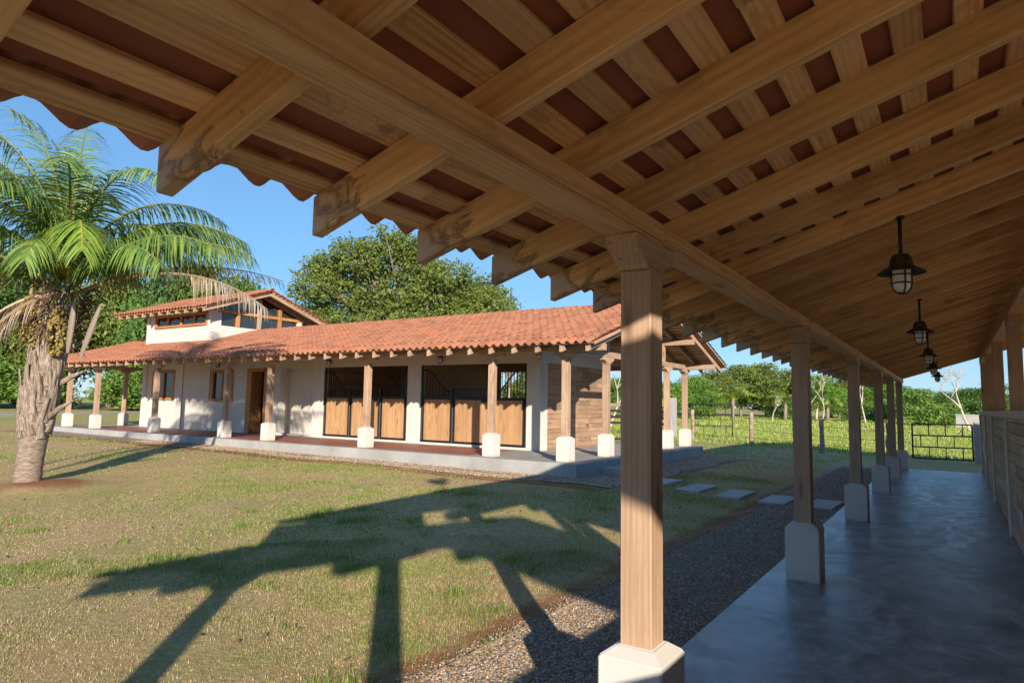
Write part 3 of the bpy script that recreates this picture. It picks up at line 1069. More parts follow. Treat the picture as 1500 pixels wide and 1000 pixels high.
# ---- walls
WY0 = 14.9
def wallbox(x0, x1, z0, z1, y0=WY0, y1=WY0 + .2, mat=None, name='wall'):
    return box(name, x0, x1, y0, y1, z0, z1, mat or M['white'], fb, .004)
WTOP = 3.3
wallbox(-28.2, -27.45, FZ, WTOP)
wallbox(-27.45, -25.85, FZ, 1.52)
wallbox(-27.45, -25.85, 2.69, WTOP)
wallbox(-25.85, -23.35, FZ, WTOP)
wallbox(-23.35, -22.0, FZ, 1.5)
wallbox(-23.35, -22.0, 2.67, WTOP)
wallbox(-22.0, -21.15, FZ, WTOP)
wallbox(-21.15, -20.08, 2.69, WTOP)
wallbox(-20.08, -19.35, FZ, WTOP)
wallbox(-19.35, -17.65, 2.68, WTOP, mat=M['cream'])
box('wall', -19.35, -17.62, 15.3, 15.45, FZ, WTOP, M['cream'], fb, .004)          # recessed alcove wall
box('wall', -19.44, -19.352, 15.1, 15.46, FZ, WTOP, M['cream'], fb, .004)
wallbox(-17.65, -17.13, FZ, WTOP)
wallbox(-17.13, -13.5, 2.68, WTOP, mat=M['cream'])
wallbox(-13.5, -12.98, FZ, WTOP)
wallbox(-12.98, -9.33, 2.68, WTOP, mat=M['cream'])
wallbox(-9.33, -8.93, FZ, WTOP)
box('wall', -9.12, -8.93, 15.1, 15.32, FZ, 3.3, M['white'], fb, .004)
box('wall', -9.1, -8.97, 15.32, 18.8, 2.7, 3.45, M['white'], fb, .004)
# slightly raised plaster bands on the blank wall
for xa in (-28.2, -25.55, -23.75):
    wallbox(xa, xa + .32, FZ + .002, 2.92, WY0 - .045, WY0 - .001, name='pilaster')
box('wall_sill', -20.08, -9.33, WY0 - .03, WY0 + .18, FZ + .001, FZ + .06, M['white'], fb, .004)
# side, back and partition walls
box('wall', -28.2, -28.02, 15.1, 18.8, FZ, 3.3, M['white'], fb, .004)
box('wall', -28.2, -17.3, 18.8, 18.98, FZ, 3.3, M['white'], fb, .004)
bw = box('back_wall', -17.3, -12.9, 18.84, 18.98, FZ, 3.3, M['plank'], fb, .004)
box('back_wall', -12.9, -8.97, 18.84, 18.98, FZ, 1.7, M['stall_plank'], fb, .004)
box('back_wall', -12.9, -8.97, 18.84, 18.98, 2.7, 3.3, M['stall_plank'], fb, .004)
box('back_wall', -11.4, -8.97, 18.84, 18.98, 1.7, 2.7, M['stall_plank'], fb, .004)
planks_ = None
pa = box('partition', -13.3, -13.2, 15.1, 18.84, FZ, 3.3, M['stall_plank'], fb, 0)
pb = box('partition', -17.45, -17.35, 15.1, 18.8, FZ, 3.4, M['stall_plank'], fb, 0)
box('stall_floor', -17.3, -9.1, 15.1, 18.8, FZ + .001, FZ + .02, M['dirt'], fb, 0)
def planked(parent, axis_, const, a, c, z0, z1, off, seed, mat=None, lens=(.9, 1.4, 2.0)):
    r = random.Random(seed)
    z = z0
    while z < z1 - .02:
        h = min(r.choice([.12, .135, .15]), z1 - z)
        p = a
        while p < c - .01:
            q = min(c, p + r.choice(lens) * r.uniform(.85, 1.1))
            if c - q < .35:
                q = c
            o_ = const + off + r.uniform(-.004, .004)
            if axis_ == 'Y':
                beam('plank', (o_, p + .003, z + h / 2), (o_, q - .003, z + h / 2), .028, h - .006, mat or M['plank'], parent, bev=.003)
            else:
                beam('plank', (p + .003, o_, z + h / 2), (q - .003, o_, z + h / 2), .028, h - .006, mat or M['plank'], parent, bev=.003)
            p = q
        z += h
pw = box('plank_wall', -9.1, -9.03, 15.32, 18.8, FZ, 2.7, M['plank'], fb, 0)
planked(pw, 'Y', -9.03, 15.32, 18.8, FZ + .02, 2.7, .016, 11)
planked(bw, 'X', 18.84, -17.3, -13.3, 1.3, 3.2, -.016, 12, M['stall_plank'], lens=(1.6, 2.4))
planked(pb, 'Y', -17.35, 15.15, 18.8, 1.2, 3.1, .016, 14, M['stall_plank'], lens=(1.8, 3))
planked(pa, 'Y', -13.3, 15.15, 18.8, 1.2, 3.1, -.016, 13, M['stall_plank'], lens=(1.8, 3))
# windows
def window(x0, x1, z0, z1, y, parent, mull=1, name='window', flatten=False):
    f_ = M['frame_teak']
    w_ = .09
    g = box(name, x0 + w_, x1 - w_, y + .05, y + .062, z0 + w_, z1 - w_, M['glass'], parent, 0)
    ret, g = g, (parent if flatten else g)
    beam('frame', (x0 + w_ / 2, y + .02, z0), (x0 + w_ / 2, y + .02, z1), .14, w_, f_, g, up=(0, 1, 0))
    beam('frame', (x1 - w_ / 2, y + .02, z0), (x1 - w_ / 2, y + .02, z1), .14, w_, f_, g, up=(0, 1, 0))
    beam('frame', (x0 + w_, y + .02, z1 - w_ / 2), (x1 - w_, y + .02, z1 - w_ / 2), .14, w_, f_, g)
    beam('sill', (x0 + w_, y + .01, z0 + w_ / 2), (x1 - w_, y + .01, z0 + w_ / 2), .17, w_, f_, g)
    for i in range(1, mull + 1):
        xm = x0 + (x1 - x0) * i / (mull + 1)
        beam('mullion', (xm, y + .03, z0 + w_), (xm, y + .03, z1 - w_), .09, .07, f_, g, up=(0, 1, 0))
    return ret
window(-27.45, -25.85, 1.52, 2.69, WY0, fb)
window(-23.35, -22.0, 1.5, 2.67, WY0, fb)
# open doorway with teak frame and door leaf folded in
df = beam('door_frame', (-21.05, WY0 + .07, FZ), (-21.05, WY0 + .07, 2.69), .26, .2, M['frame_teak'], fb, up=(0, 1, 0))
beam('door_frame', (-20.13, WY0 + .07, FZ), (-20.13, WY0 + .07, 2.69), .26, .1, M['frame_teak'], fb, up=(0, 1, 0))
beam('door_frame', (-20.95, WY0 + .07, 2.63), (-20.18, WY0 + .07, 2.63), .26, .11, M['frame_teak'], fb)
dl = box('door', -20.96, -20.9, WY0 + .2, WY0 + .42, FZ + .02, 2.57, M['frame_teak'], fb, .004)
box('handle', -20.9, -20.85, WY0 + .32, WY0 + .4, 1.38, 1.42, M['black'], dl, .004)
box('interior_wall', -22.2, -19.4, 17.2, 17.3, FZ, 3.3, M['cream'], fb, 0)
beam('stair_stringer', (-20.95, 16.4, 2.75), (-19.9, 16.4, 1.2), .06, .22, M['frame_teak'], fb)
# switch plates in the alcove
for i in range(3):
    box('switch_plate', -18.72 + i * .16, -18.62 + i * .16, 15.285, 15.299, 1.52, 1.67, M['white'], fb, .003)
# ---- stall fronts
IR = M['black']
BLK = {}
def iron(parent, p0, p1, w=.05, name='rail'):
    return beam(name, p0, p1, w, w, IR, parent, bev=.004, up=(0, 1, .001))
def stall(x0, x1, xp, seed):
    r = random.Random(seed)
    y = WY0 + .04
    st = part('stall_front', box_mesh(x1 - x0, .05, .07, IR, .004), fb, T((x0 + x1) / 2, y, FZ + .085))
    xs = [x0 + .03, xp[0], xp[1], x1 - .03]
    for x, h, w in ((xs[0], 2.26, .06), (xs[3], 2.26, .06), (xs[1], 1.62, .09), (xs[2], 1.62, .09)):
        mb = MB()
        mb.tube([(x, y - (.02 if w > .08 else 0), FZ + .03), (x, y - (.02 if w > .08 else 0), FZ + h)], [w / 2] * 2, 12)
        part('iron_post', mb.mesh('iron_post', IR, False), st)
    for k in range(3):
        a, c = xs[k] + .05, xs[k + 1] - .05
        iron(st, (a, y, 1.72), (c, y, 1.72), .075, 'rail')
        for xx in (a + .02, c - .02):
            iron(st, (xx, y, FZ + .12), (xx, y, 1.69), .04, 'stile')
        # vertical boards
        p = a + .042
        n_ = max(5, int((c - a - .08) / .115))
        w = (c - a - .084) / n_
        for i in range(n_):
            beam('board', (p + w * (i + .5), y + r.uniform(-.0015, .0015), FZ + .125), (p + w * (i + .5), y, 1.682), w - .003, .03, M['door_teak'], st, up=(0, 1, 0), bev=.003)
        # grille above
        if k == 1:
            top = lambda t: 1.97
            iron(st, (a, y, 1.985), (c, y, 1.985), .045)
        else:
            def top(t, k=k):
                s_ = t if k == 0 else 1 - t
                s_ = min(max((s_ - .12) / .78, 0), 1)
                return 2.53 - .6 * (s_ * s_ * (3 - 2 * s_))
            mb = MB()
            ts = np.linspace(0, 1, 22)
            mb.tube([(a + (c - a) * t, y, top(t)) for t in ts], [.022] * 22, 8)
            part('curved_rail', mb.mesh('curved_rail', IR, True), st)
        nb_ = int((c - a) / .105)
        for i in range(1, nb_):
            t = i / nb_
            zt = top(t)
            beam('bar', (a + (c - a) * t, y, 1.75), (a + (c - a) * t, y, zt), .016, .016, IR, st, up=(0, 1, 0), bev=0)
    box('latch', xs[2] - .34, xs[2] - .12, y - .05, y - .02, 1.62, 1.69, IR, st, .003)
stall(-17.12, -13.51, (-15.92, -14.6), 21)
stall(-12.97, -9.34, (-11.8, -10.45), 22)
# rear window grille of the second stall
rg = part('window_grille', box_mesh(1.5, .04, .05, IR, .004), fb, T(-12.15, 18.8, 1.73))
for i in range(13):
    beam('bar', (-12.85 + i * .115, 18.8, 1.72), (-12.85 + i * .115, 18.8, 2.68), .016, .016, IR, rg, up=(0, 1, 0), bev=0)
# garden tap on the plank wall
tp = thing('garden_tap', 'small brass garden tap on the plank end wall of the stable', 'tap', (-8.99, 17.7, 1.0))
mb = MB()
mb.tube([(-9.0, 17.7, 1.02), (-8.9, 17.7, 1.02), (-8.87, 17.7, .99), (-8.865, 17.7, .94)], [.014, .014, .016, .016], 8)
part('spout', mb.mesh('spout', flat('tap_brass', (.4, .36, .3), .35, .8), True), tp)
mb = MB()
mb.tube([(-8.92, 17.7, 1.02), (-8.92, 17.7, 1.065)], [.01, .01], 8)
mb.boxm(-8.925, -8.915, 17.65, 17.75, 1.06, 1.08)
part('handle', mb.mesh('handle', flat('tap_red', (.5, .12, .08)), False), tp)
# caged wall lights
def wall_light(x, y, z, d, label):
    e = thing('wall_light', label, 'lamp', (x, y, z), 'caged wall lights of the stable')
    mb = MB()
    dx, dy = d
    lathe_mb(mb, [(.0, .1), (.06, .1), (.065, .06), (.065, -.01), (.05, -.07), (0, -.1)], 12, (x + dx * .09, y + dy * .09, z))
    part('glass_jar', mb.mesh('glass_jar', M['lampglass'], True), e)
    mb = MB()
    lathe_mb(mb, [(0, .13), (.075, .13), (.08, .075), (.08, .05), (.07, .05)], 12, (x + dx * .09, y + dy * .09, z))
    for a in range(6):
        t = a * math.pi / 3
        c_, s_ = math.cos(t), math.sin(t)
        mb.tube([(x + dx * .09 + r_ * c_, y + dy * .09 + r_ * s_, z + zz) for r_, zz in ((.074, .06), (.074, -.02), (.055, -.08), (.005, -.115))], [.007] * 4, 4)
    t = np.linspace(0, 2 * np.pi, 13)
    mb.tube(np.stack([x + dx * .09 + .075 * np.cos(t), y + dy * .09 + .075 * np.sin(t), np.full(13, z)], 1), [.007] * 13, 4, cap=False)
    mb.tube([(x, y, z + .1), (x + dx * .09, y + dy * .09, z + .12)], [.03, .03], 8)
    part('cage', mb.mesh('cage', IR, True), e)
wall_light(-22.9, WY0, 2.86, (0, -1), 'black caged wall light between the second window and the door')
wall_light(-16.85, WY0, 2.82, (0, -1), 'black caged wall light above the left stall front')
wall_light(-12.2, WY0, 2.82, (0, -1), 'black caged wall light above the right stall front')
wall_light(-8.97, WY0 + .02, 2.86, (.5, -.8), 'black caged wall light on the stable corner by the plank wall')

# ---- raised clerestory on the left part
cl = part('clerestory', box_mesh(4.48, .156, .58, M['white'], .004), fb, T(-25.4, 14.732, 4.07))
CX0, CX1, CY0, CY1 = -27.65, -23.15, 14.65, 18.7
def cbox(n_, *a, mat=None):
    return box(n_, *a, mat or M['white'], cl, .004)
cbox('wall', CX0, CX0 + .55, CY0 - .001, CY0 + .17, 3.78, 4.9)
cbox('wall', CX0, CX0 + .18, CY0 - .04, CY0 - .002, 3.72, 4.88)
cbox('wall', CX1 - .3, CX1, CY0 - .001, CY0 + .17, 3.78, 4.93)
cbox('wall', CX1 - .17, CX1 - .001, CY0 + .17, CY0 + .38, 3.8, 5.0)
cbox('wall', CX1 - .17, CX1 - .002, CY0 + .38, CY1, 3.8, 4.37)
cbox('wall', CX1 - .17, CX1, CY1 - .12, CY1 + .1, 3.8, 5.0)
cbox('wall', CX0, CX0 + .17, CY0 + .17, CY1, 3.8, 5.0)
cbox('wall', CX0 + .17, CX1 - .17, CY1 - .1, CY1 + .06, 3.8, 5.0)
window(CX0 + .55, CX1 - .3, 4.36, 4.88, CY0 + .01, cl, 3, 'clerestory_window', True)
CS = .34
CR = lambda y: 4.72 + CS * (y - 13.83)
CYR = 16.65
CB = lambda y: CR(CYR) - CS * (y - CYR)
ca = math.atan(CS)
# glazed gable facing right
g = box('gable_window', CX1 - .1, CX1 - .088, CY0 + .38, CY1 - .12, 4.37, 4.95, M['glass'], cl, 0)
mb = MB()
V = [(CX1 - .1, CY0 + .2, 4.95), (CX1 - .1, CY1 - .1, 4.95), (CX1 - .1, CYR, CR(CYR) - .02)]
V += [(x + .012, y, z) for x, y, z in V]
mb.add(V, [(0, 2, 1, 0), (3, 4, 5, 3), (0, 1, 4, 3), (1, 2, 5, 4), (2, 0, 3, 5)])
part('gable_pane', mb.mesh('gable_pane', M['glass']), cl)
beam('gable_rail', (CX1 - .06, CY0 + .2, 4.93), (CX1 - .06, CY1 + .5, 4.93), .13, .12, M['frame_teak'], cl)
for y, zt, z0 in ((15.75, 4.87, 4.372), (16.69, CR(16.6) - .02, 4.372), (17.68, CB(17.7) - .03, 4.372)):
    beam('gable_post', (CX1 - .04 + (.03 if y > 16 and y < 17 else 0), y, z0), (CX1 - .04 + (.03 if y > 16 and y < 17 else 0), y, zt), .13, .13, M['frame_teak'] if y != 16.69 else M['old_teak'], cl, up=(0, 1, 0))
cr_me = rafter_mesh(2.8, .07, .14, M['old_teak'], CS)
XC, XCB = (0, math.cos(ca), math.sin(ca)), (0, -math.cos(ca), math.sin(ca))
CVX0, CVX1 = -28.9, -22.35
xr = CVX1 - .15
i = 0
while xr > CVX0:
    part('rafter', cr_me, cl, frame((xr, 13.85, CR(13.85)), XC))
    part('rafter', cr_me, cl, frame((xr, 19.45, CB(19.45)), XCB))
    xr -= .59
    i += 1
for r in range(15):
    y = 13.9 + .187 * r
    beam('batten', (CVX0 + .1, y, CR(y) + .153), (CVX1 - .05, y, CR(y) + .153), .1, .024, M['batten_teak'], cl, up=(0, -math.sin(ca), math.cos(ca)), bev=0)
    yb = 2 * CYR - y
    beam('batten', (CVX0 + .1, yb, CB(yb) + .153), (CVX1 - .05, yb, CB(yb) + .153), .1, .024, M['batten_teak'], cl, up=(0, math.sin(ca), math.cos(ca)), bev=0)
slab_y('clerestory_roof', CVX0 + .03, CVX1 - .02, 13.9, CYR, lambda y: CR(y) + .166, .008, M['underlay'], cl)
slab_y('clerestory_roof', CVX0 + .03, CVX1 - .02, CYR, 19.4, lambda y: CB(y) + .166, .008, M['underlay'], cl)
corrugated('clerestory_tiles', (CVX0, 13.75, CR(13.75) + .226), XC, (1, 0, 0), 3.08, CVX1 - CVX0, cl, M['tilefield'])
corrugated('clerestory_tiles', (CVX0, 19.55, CB(19.55) + .226), XCB, (1, 0, 0), 3.08, CVX1 - CVX0, cl, M['tilefield'])
ridge_caps(cl, CVX0, CVX1 + .02, CYR, CR(CYR) + .19)
mb = MB()
V = []
for (y0_, y1_) in ((CY0, CYR), ):
    pass
box('flashing', CX0 - .02, CX1 + .03, CY0 - .09, CY0 - .003, FR(14.56) + .2, FR(14.56) + .29, M['tile'], cl, .01)
beam('flashing', (CX1 + .03, CY0 - .05, FR(14.6) + .235), (CX1 + .03, RY0 - .05, FR(16.45) + .235), .06, .1, M['tile'], cl, bev=.01)

# ------------------------------------------------------------------ step and stepping stones
stp = tag(box('step_block', -6.43, -5.75, 13.35, 15.1, -.06, .26, M['concrete'], None, .012), 'low concrete step against the right side of the stable platform', 'step')
names = ['square concrete stepping slab in gravel nearest the porch floor', 'second stepping slab counted from the porch floor', 'third stepping slab counted from the porch floor',
         'fourth stepping slab counted from the porch floor', 'fifth stepping slab, half hidden by the front porch post, nearest the step']
for i, x in enumerate([-1.95, -2.72, -3.5, -4.25, -5.0]):
    zc = float(zg(x, 13.0))
    me = box_mesh(.47, 1.12, .1, M['slab'], .01)
    o = part('stepping_slab', me, None, T(x, 13.0 + .05 * i, zc - .008) @ Matrix.Rotation(rnd.uniform(-.04, .04), 4, 'Z'))
    tag(o, names[i], 'slab', 'stepping slabs between porch and stable')

# ------------------------------------------------------------------ gates and fences
def gate(name, p0, p1, z0, z1, label):
    p0, p1 = np.array(p0, float), np.array(p1, float)
    e = thing(name, label, 'gate', (p0[0], p0[1], z0))
    P = lambda t, z: tuple(p0 + (p1 - p0) * t) + (z,)
    def bar(n_, a, b_, r_=.022):
        mb = MB()
        mb.tube([a, b_], [r_, r_], 8)
        part(n_, mb.mesh(n_, IR, True), e)
    zs = [z0 + .08, z0 + .08 + (z1 - z0 - .08) / 3, z0 + .08 + 2 * (z1 - z0 - .08) / 3, z1]
    for z in zs:
        bar('rail', P(0, z), P(1, z))
    bar('stile', P(0, zs[0]), P(0, zs[3]), .026)
    bar('stile', P(1, zs[0]), P(1, zs[3]), .026)
    for k, ts in ((2, (.28, .56, .84)), (1, (.14, .42, .7)), (0, (.28, .56, .84))):
        for t in ts:
            bar('picket', P(t, zs[k]), P(t, zs[k + 1]), .015)
    bar('latch', P(.06, zs[1]), P(.06, zs[2] - .1), .012)
gate('field_gate', (-1.17, 26.3), (.5, 26.6), -.05, 1.17, 'black iron pipe gate beyond the end of the porch floor')
gate('field_gate', (-10.85, 33), (-8.95, 33.1), .1, 1.72, 'black iron pipe gate right of the stable block')
m = wood('weathered_post', (.12, .08, .06), (.28, .2, .16), (.45, .37, .31), .3, .6)
M['grey_post'] = m
def fence_post(x, y, h, r_, label, mat, seed, square=False):
    r = random.Random(seed)
    z = float(zg(x, y)) - .05
    mb = MB()
    pts = [(x + r.uniform(-.02, .02), y + r.uniform(-.02, .02), z + h * t) for t in np.linspace(0, 1, 8)]
    if square:
        mb.boxm(x - r_, x + r_, y - r_, y + r_, z, z + h)
    else:
        mb.tube(pts, [r_ * r.uniform(.82, 1.12) for _ in pts], 9)
    return tag(part('fence_post', mb.mesh('fence_post', mat, False), None), label, 'post')
fence_post(-6.85, 28.1, 1.36, .085, 'pale peeling wooden fence post between the left gate and the porch', M['grey_post'], 1)
fence_post(-4.1, 27.2, 1.32, .09, 'dark wooden fence post just right of the second porch post', M['darkpost'] if 'darkpost' in M else M['grey_post'], 2)
fence_post(-1.9, 26.7, 1.3, .085, 'wooden fence post half hidden by the last porch posts', M['grey_post'], 3)
fence_post(-9.75, 29.6, 1.4, .08, 'whitish wooden post at the hinge side of the left gate', M['grey_post'], 4)
fence_post(.62, 26.7, 1.5, .085, 'grey concrete gate post at the right gate', M['concrete'], 5, True)
fence_post(.95, 26.2, 1.45, .11, 'thick mottled wooden post beside the concrete gate post', M['grey_post'], 6)
fence_post(-11.3, 31.6, 1.95, .09, 'grey concrete post behind the last stable pedestal, left of the gate', M['concrete'], 7, True)
fence_post(-11.9, 32.6, 1.95, .13, 'wide grey concrete post between the back stable posts', M['concrete'], 8, True)
bfe = thing('board_fence', 'dark four-rail board fence behind the right end of the stable', 'fence', (-14, 32.6, 0))
for z in (.7, 1.0, 1.33, 1.66):
    beam('board', (-19.5, 32.75, z), (-12.03, 32.75, z), .03, .13, M['darkboard'] if z < 1.6 else M['old_teak'], bfe)
for x in (-19.4, -17, -14.6):
    box('fence_upright', x - .06, x + .06, 32.77, 32.89, -.05, 1.8, M['darkboard'], bfe)
def wire(pts, label):
    mb = MB()
    for z in (.3, .62, .95):
        mb.tube([(x, y, float(zg(x, y)) + z) for x, y in pts], [.006] * len(pts), 4)
    tag(part('wire_fence', mb.mesh('wire_fence', M['black']), None), label, 'fence')
wire([(-9.75, 29.6), (-6.85, 28.02), (-4.1, 27.1), (-1.9, 26.62), (-1.25, 26.3)], 'thin wire strands strung between the pasture fence posts')
# pale water tank in the pasture
wt = thing('water_tank', 'pale grey block tank in the pasture behind the right gate', 'tank', (.8, 85, -.05))
box('tank_body', .2, 2.2, 84.4, 85.6, -.1, 1.2, M['concrete'], wt, .02)
box('tank_rim', .12, 2.28, 84.32, 85.68, 1.2, 1.32, M['concrete'], wt, .02)
# ------------------------------------------------------------------ vegetation
M['leaf'] = attr_mat('leaf', .55, .3)
M['palmleaf'] = attr_mat('palm_leaf', .42, .22, spec=.4)
M['grass'] = attr_mat('grass_blade', .6, .3)
def bark(name, dark, mid, light, sc_=(6, 6, 1.5)):
    m, nt, b = new_mat(name)
    n1 = noise(nt, obj_vec(nt, sc_), 3.0, 6, .65, .6)
    c = ramp(nt, n1, [(.3, dark), (.5, mid), (.72, light)])
    nt.links.new(c, b.inputs['Base Color'])
    b.inputs['Roughness'].default_value = .9
    bump(nt, b, n1, .8, .03)
    return m
M['bark'] = bark('bark', (.1, .075, .055), (.24, .19, .145), (.4, .34, .28))
M['palebark'] = bark('pale_bark', (.3, .25, .2), (.48, .42, .36), (.62, .57, .5))
M['palmbark'] = bark('palm_bark', (.09, .06, .04), (.26, .2, .155), (.44, .38, .33), (3, 3, 22))
M['palmboot'] = bark('palm_leaf_base', (.07, .048, .034), (.25, .195, .155), (.47, .425, .385), (11, 11, 2.2))

def leaf_quads(mb, P, size, r, pal, elong=1.7, up=.35):
    n = len(P)
    nrm = r.normal(size=(n, 3))
    nrm[:, 2] = np.abs(nrm[:, 2]) + up
    nrm /= np.linalg.norm(nrm, axis=1)[:, None]
    t = np.cross(nrm, r.normal(size=(n, 3)))
    t /= np.linalg.norm(t, axis=1)[:, None] + 1e-9
    w = np.cross(nrm, t)
    s = size * r.uniform(.6, 1.35, (n, 1))
    V = np.stack([P - t * s * elong / 2, P + w * s / 2 - nrm * s * .12, P + t * s * elong / 2, P - w * s / 2 - nrm * s * .12], 1)
    F = np.arange(n * 4).reshape(n, 4)
    c = pal[r.integers(0, len(pal), n)] * r.uniform(.8, 1.2, (n, 1))
    mb.add(V.reshape(-1, 3), F, np.repeat(c, 4, 0))

PAL = {'round': np.array([(.12, .15, .03), (.16, .19, .04), (.2, .215, .055), (.09, .125, .028), (.25, .23, .075)]),
       'feathery': np.array([(.13, .225, .032), (.17, .275, .042), (.22, .31, .06), (.1, .175, .03)]),
       'dark': np.array([(.065, .12, .03), (.085, .15, .036), (.115, .18, .045), (.14, .2, .055)]),
       'bush': np.array([(.12, .2, .035), (.17, .26, .05), (.23, .28, .075), (.09, .15, .03)])}
PAL = {k_: np.clip((v_ * .55 + v_.mean(0) * .45) * np.array([1.12, 1.32, 1.2]), 0, .6) for k_, v_ in PAL.items()}

def crown_mesh(kind, seed, H, Wd, ncl, per, leaf, z_lo=.25, lobes=9, spread=1.0, custom=None):
    """leaf clusters spread over lobes; H tree height, Wd half width"""
    r = np.random.default_rng(seed)
    mb = MB()
    L = []
    for i in range(lobes):
        a = r.uniform(0, 2 * np.pi)
        q = math.sqrt(r.uniform(0, 1)) * .72
        zz = r.uniform(z_lo + .15, .84)
        q *= 1 - .75 * max(0, (zz - .62) / .35)
        L.append((np.array([q * Wd * math.cos(a), q * Wd * math.sin(a), zz * H]), r.uniform(.2, .4) * Wd * spread, r.uniform(.09, .17) * H * spread))
    if custom:
        L = [(np.array(c_), a_, b_) for c_, a_, b_ in custom]
    else:
        L.append((np.array([0, 0, .84 * H]), .36 * Wd, .16 * H))
    P = []
    for i in range(ncl):
        c, rx, rz = L[r.integers(0, len(L))]
        d = r.normal(size=3)
        d /= np.linalg.norm(d)
        rad = r.uniform(.55, 1.08) if r.random() < .9 else r.uniform(1.05, 1.3)
        p = c + d * rad * np.array([rx, rx, rz])
        cr = r.uniform(.5, 1.2) * leaf * 5.0
        q = r.normal(size=(per, 3)) * cr * .5 * np.array([1, 1, .6])
        P.append(p + q)
    P = np.concatenate(P)
    P = P[P[:, 2] > z_lo * H * .6]
    P[:, 2] = np.minimum(P[:, 2], H * 1.02)
    leaf_quads(mb, P, leaf, r, PAL[kind])
    return mb.mesh('crown', M['leaf']), L

def trunk_mesh(L, H, r0, seed, mat):
    r = random.Random(seed)
    mb = MB()
    fork = np.array([r.uniform(-.2, .2), r.uniform(-.2, .2), H * .3])
    pts = [np.array([0, 0, -.3]), np.array([.05, 0, H * .12]), fork * .9 + [0, 0, 0], fork]
    mb.tube(pts, [r0 * 1.25, r0, r0 * .85, r0 * .8], 9)
    for c, rx, rz in L:
        mid = fork + (c - fork) * .5 + np.array([r.uniform(-.3, .3), r.uniform(-.3, .3), .08 * H])
        mb.tube([fork, fork + (mid - fork) * .5, mid, c + [0, 0, rz * .3]], [r0 * .55, r0 * .42, r0 * .28, r0 * .08], 6)
        for _ in range(3):
            d = np.array([r.uniform(-1, 1) * rx, r.uniform(-1, 1) * rx, r.uniform(-.3, 1) * rz])
            mb.tube([mid, (mid + c) / 2 + d * .4, c + d], [r0 * .2, r0 * .12, r0 * .03], 5)
    return mb.mesh('trunk', mat, True)

PROTO = {}
def proto(kind, v):
    k = (kind, v)
    if k not in PROTO:
        if kind == 'bush':
            cm, L = crown_mesh('bush', 50 + v, 3.0, 2.4, 520, 16, .13, .02, 9)
            PROTO[k] = (cm, trunk_mesh(L, 3.0, .07, v, M['bark']), 3.0, 2.4)
        else:
            cm, L = crown_mesh(kind, 10 + v * 3 + len(kind), 7.0, 4.3, 1000, 20, .165 if kind != 'feathery' else .14, .12, 16)
            PROTO[k] = (cm, trunk_mesh(L, 7.0, .17, v, M['bark'] if kind != 'feathery' else M['palebark']), 7.0, 4.3)
    return PROTO[k]
def place_tree(name, kind, v, x, y, h, w, label, group):
    cm, tm, H0, W0_ = proto(kind, v)
    z = float(zg(x, y))
    e = thing(name, label, 'tree' if kind != 'bush' else 'bush', (x, y, z), group)
    s = Matrix.Diagonal((w / W0_ * 1.12, w / W0_ * 1.12, h / H0, 1))
    W = T(x, y, z) @ Matrix.Rotation(rnd.uniform(0, 6.28), 4, 'Z') @ s
    part('crown', cm, e, W)
    part('trunk', tm, e, W)
    return e
TREES = [('feathery', -30.4, 70.1, 4.5, 3.4), ('feathery', -29.4, 79.2, 4.4, 3.8), ('feathery', -28.8, 86.8, 5.4, 3.6), ('round', -28.4, 95.6, 6.5, 4.1),
 ('round', -26.5, 102.8, 7.6, 4.7), ('round', -23.4, 104.9, 8.2, 5.1), ('round', -19.7, 104.9, 7.2, 4.2), ('feathery', -15.7, 100.3, 6.2, 3.6),
 ('round', -14.0, 108.6, 6.3, 3.8), ('dark', -12.2, 114.6, 6.2, 4.0), ('feathery', -8.8, 109.6, 5.6, 3.7), ('dark', -6.7, 120.6, 5.2, 3.8),
 ('round', -4.2, 127.1, 5.2, 4.2), ('dark', -1.0, 129.2, 4.8, 4.0), ('dark', 2.3, 136.2, 5.6, 4.3), ('dark', 6.0, 136.2, 6.3, 4.7), ('round', 10.0, 136.5, 6.0, 4.6),
 ('feathery', 14.5, 134, 6.2, 4.6), ('dark', -36, 122, 6.0, 5.5), ('dark', -27, 126, 6.2, 5.5), ('dark', -18, 130, 6.0, 5.5), ('dark', -9, 134, 5.6, 5.5), ('dark', -33.5, 62, 5.0, 3.4), ('round', -36.5, 60, 5.5, 3.6),
 ('round', -74.5, 23.1, 13.0, 5.3), ('dark', -75.1, 27.5, 13.3, 5.6), ('round', -64.4, 27.4, 10.5, 4.6), ('round', -66.4, 32.0, 13.6, 5.2),
 ('dark', -57.4, 31.9, 12.1, 4.6), ('round', -57.7, 36.6, 13.4, 4.6), ('dark', -58.8, 40.7, 13.0, 3.8), ('feathery', -58.3, 45.8, 10.2, 2.8),
 ('dark', -66, 18, 11, 5), ('dark', -70, 39, 12, 5)]
ORD = ['first', 'second', 'third', 'fourth', 'fifth', 'sixth', 'seventh', 'eighth', 'ninth', 'tenth', 'eleventh', 'twelfth', 'thirteenth', 'fourteenth', 'fifteenth',
       'sixteenth', 'seventeenth', 'eighteenth', 'nineteenth', 'twentieth', 'twenty-first', 'twenty-second', 'twenty-third', 'twenty-fourth', 'twenty-fifth', 'twenty-sixth']
look = {'feathery': 'light green feathery tree', 'round': 'broad olive green tree', 'dark': 'dense dark green tree'}
right = sorted([t for t in TREES if t[1] > -50], key=lambda t: t[1] / t[2])
left = sorted([t for t in TREES if t[1] <= -50], key=lambda t: t[1] / t[2])
for i, t in enumerate(right):
    place_tree('broadleaf_tree', t[0], i % 2, t[1], t[2], t[3], t[4], look[t[0]] + ' beyond the pasture, %s from the left in the tree line' % ORD[i], 'tree line beyond the pasture')
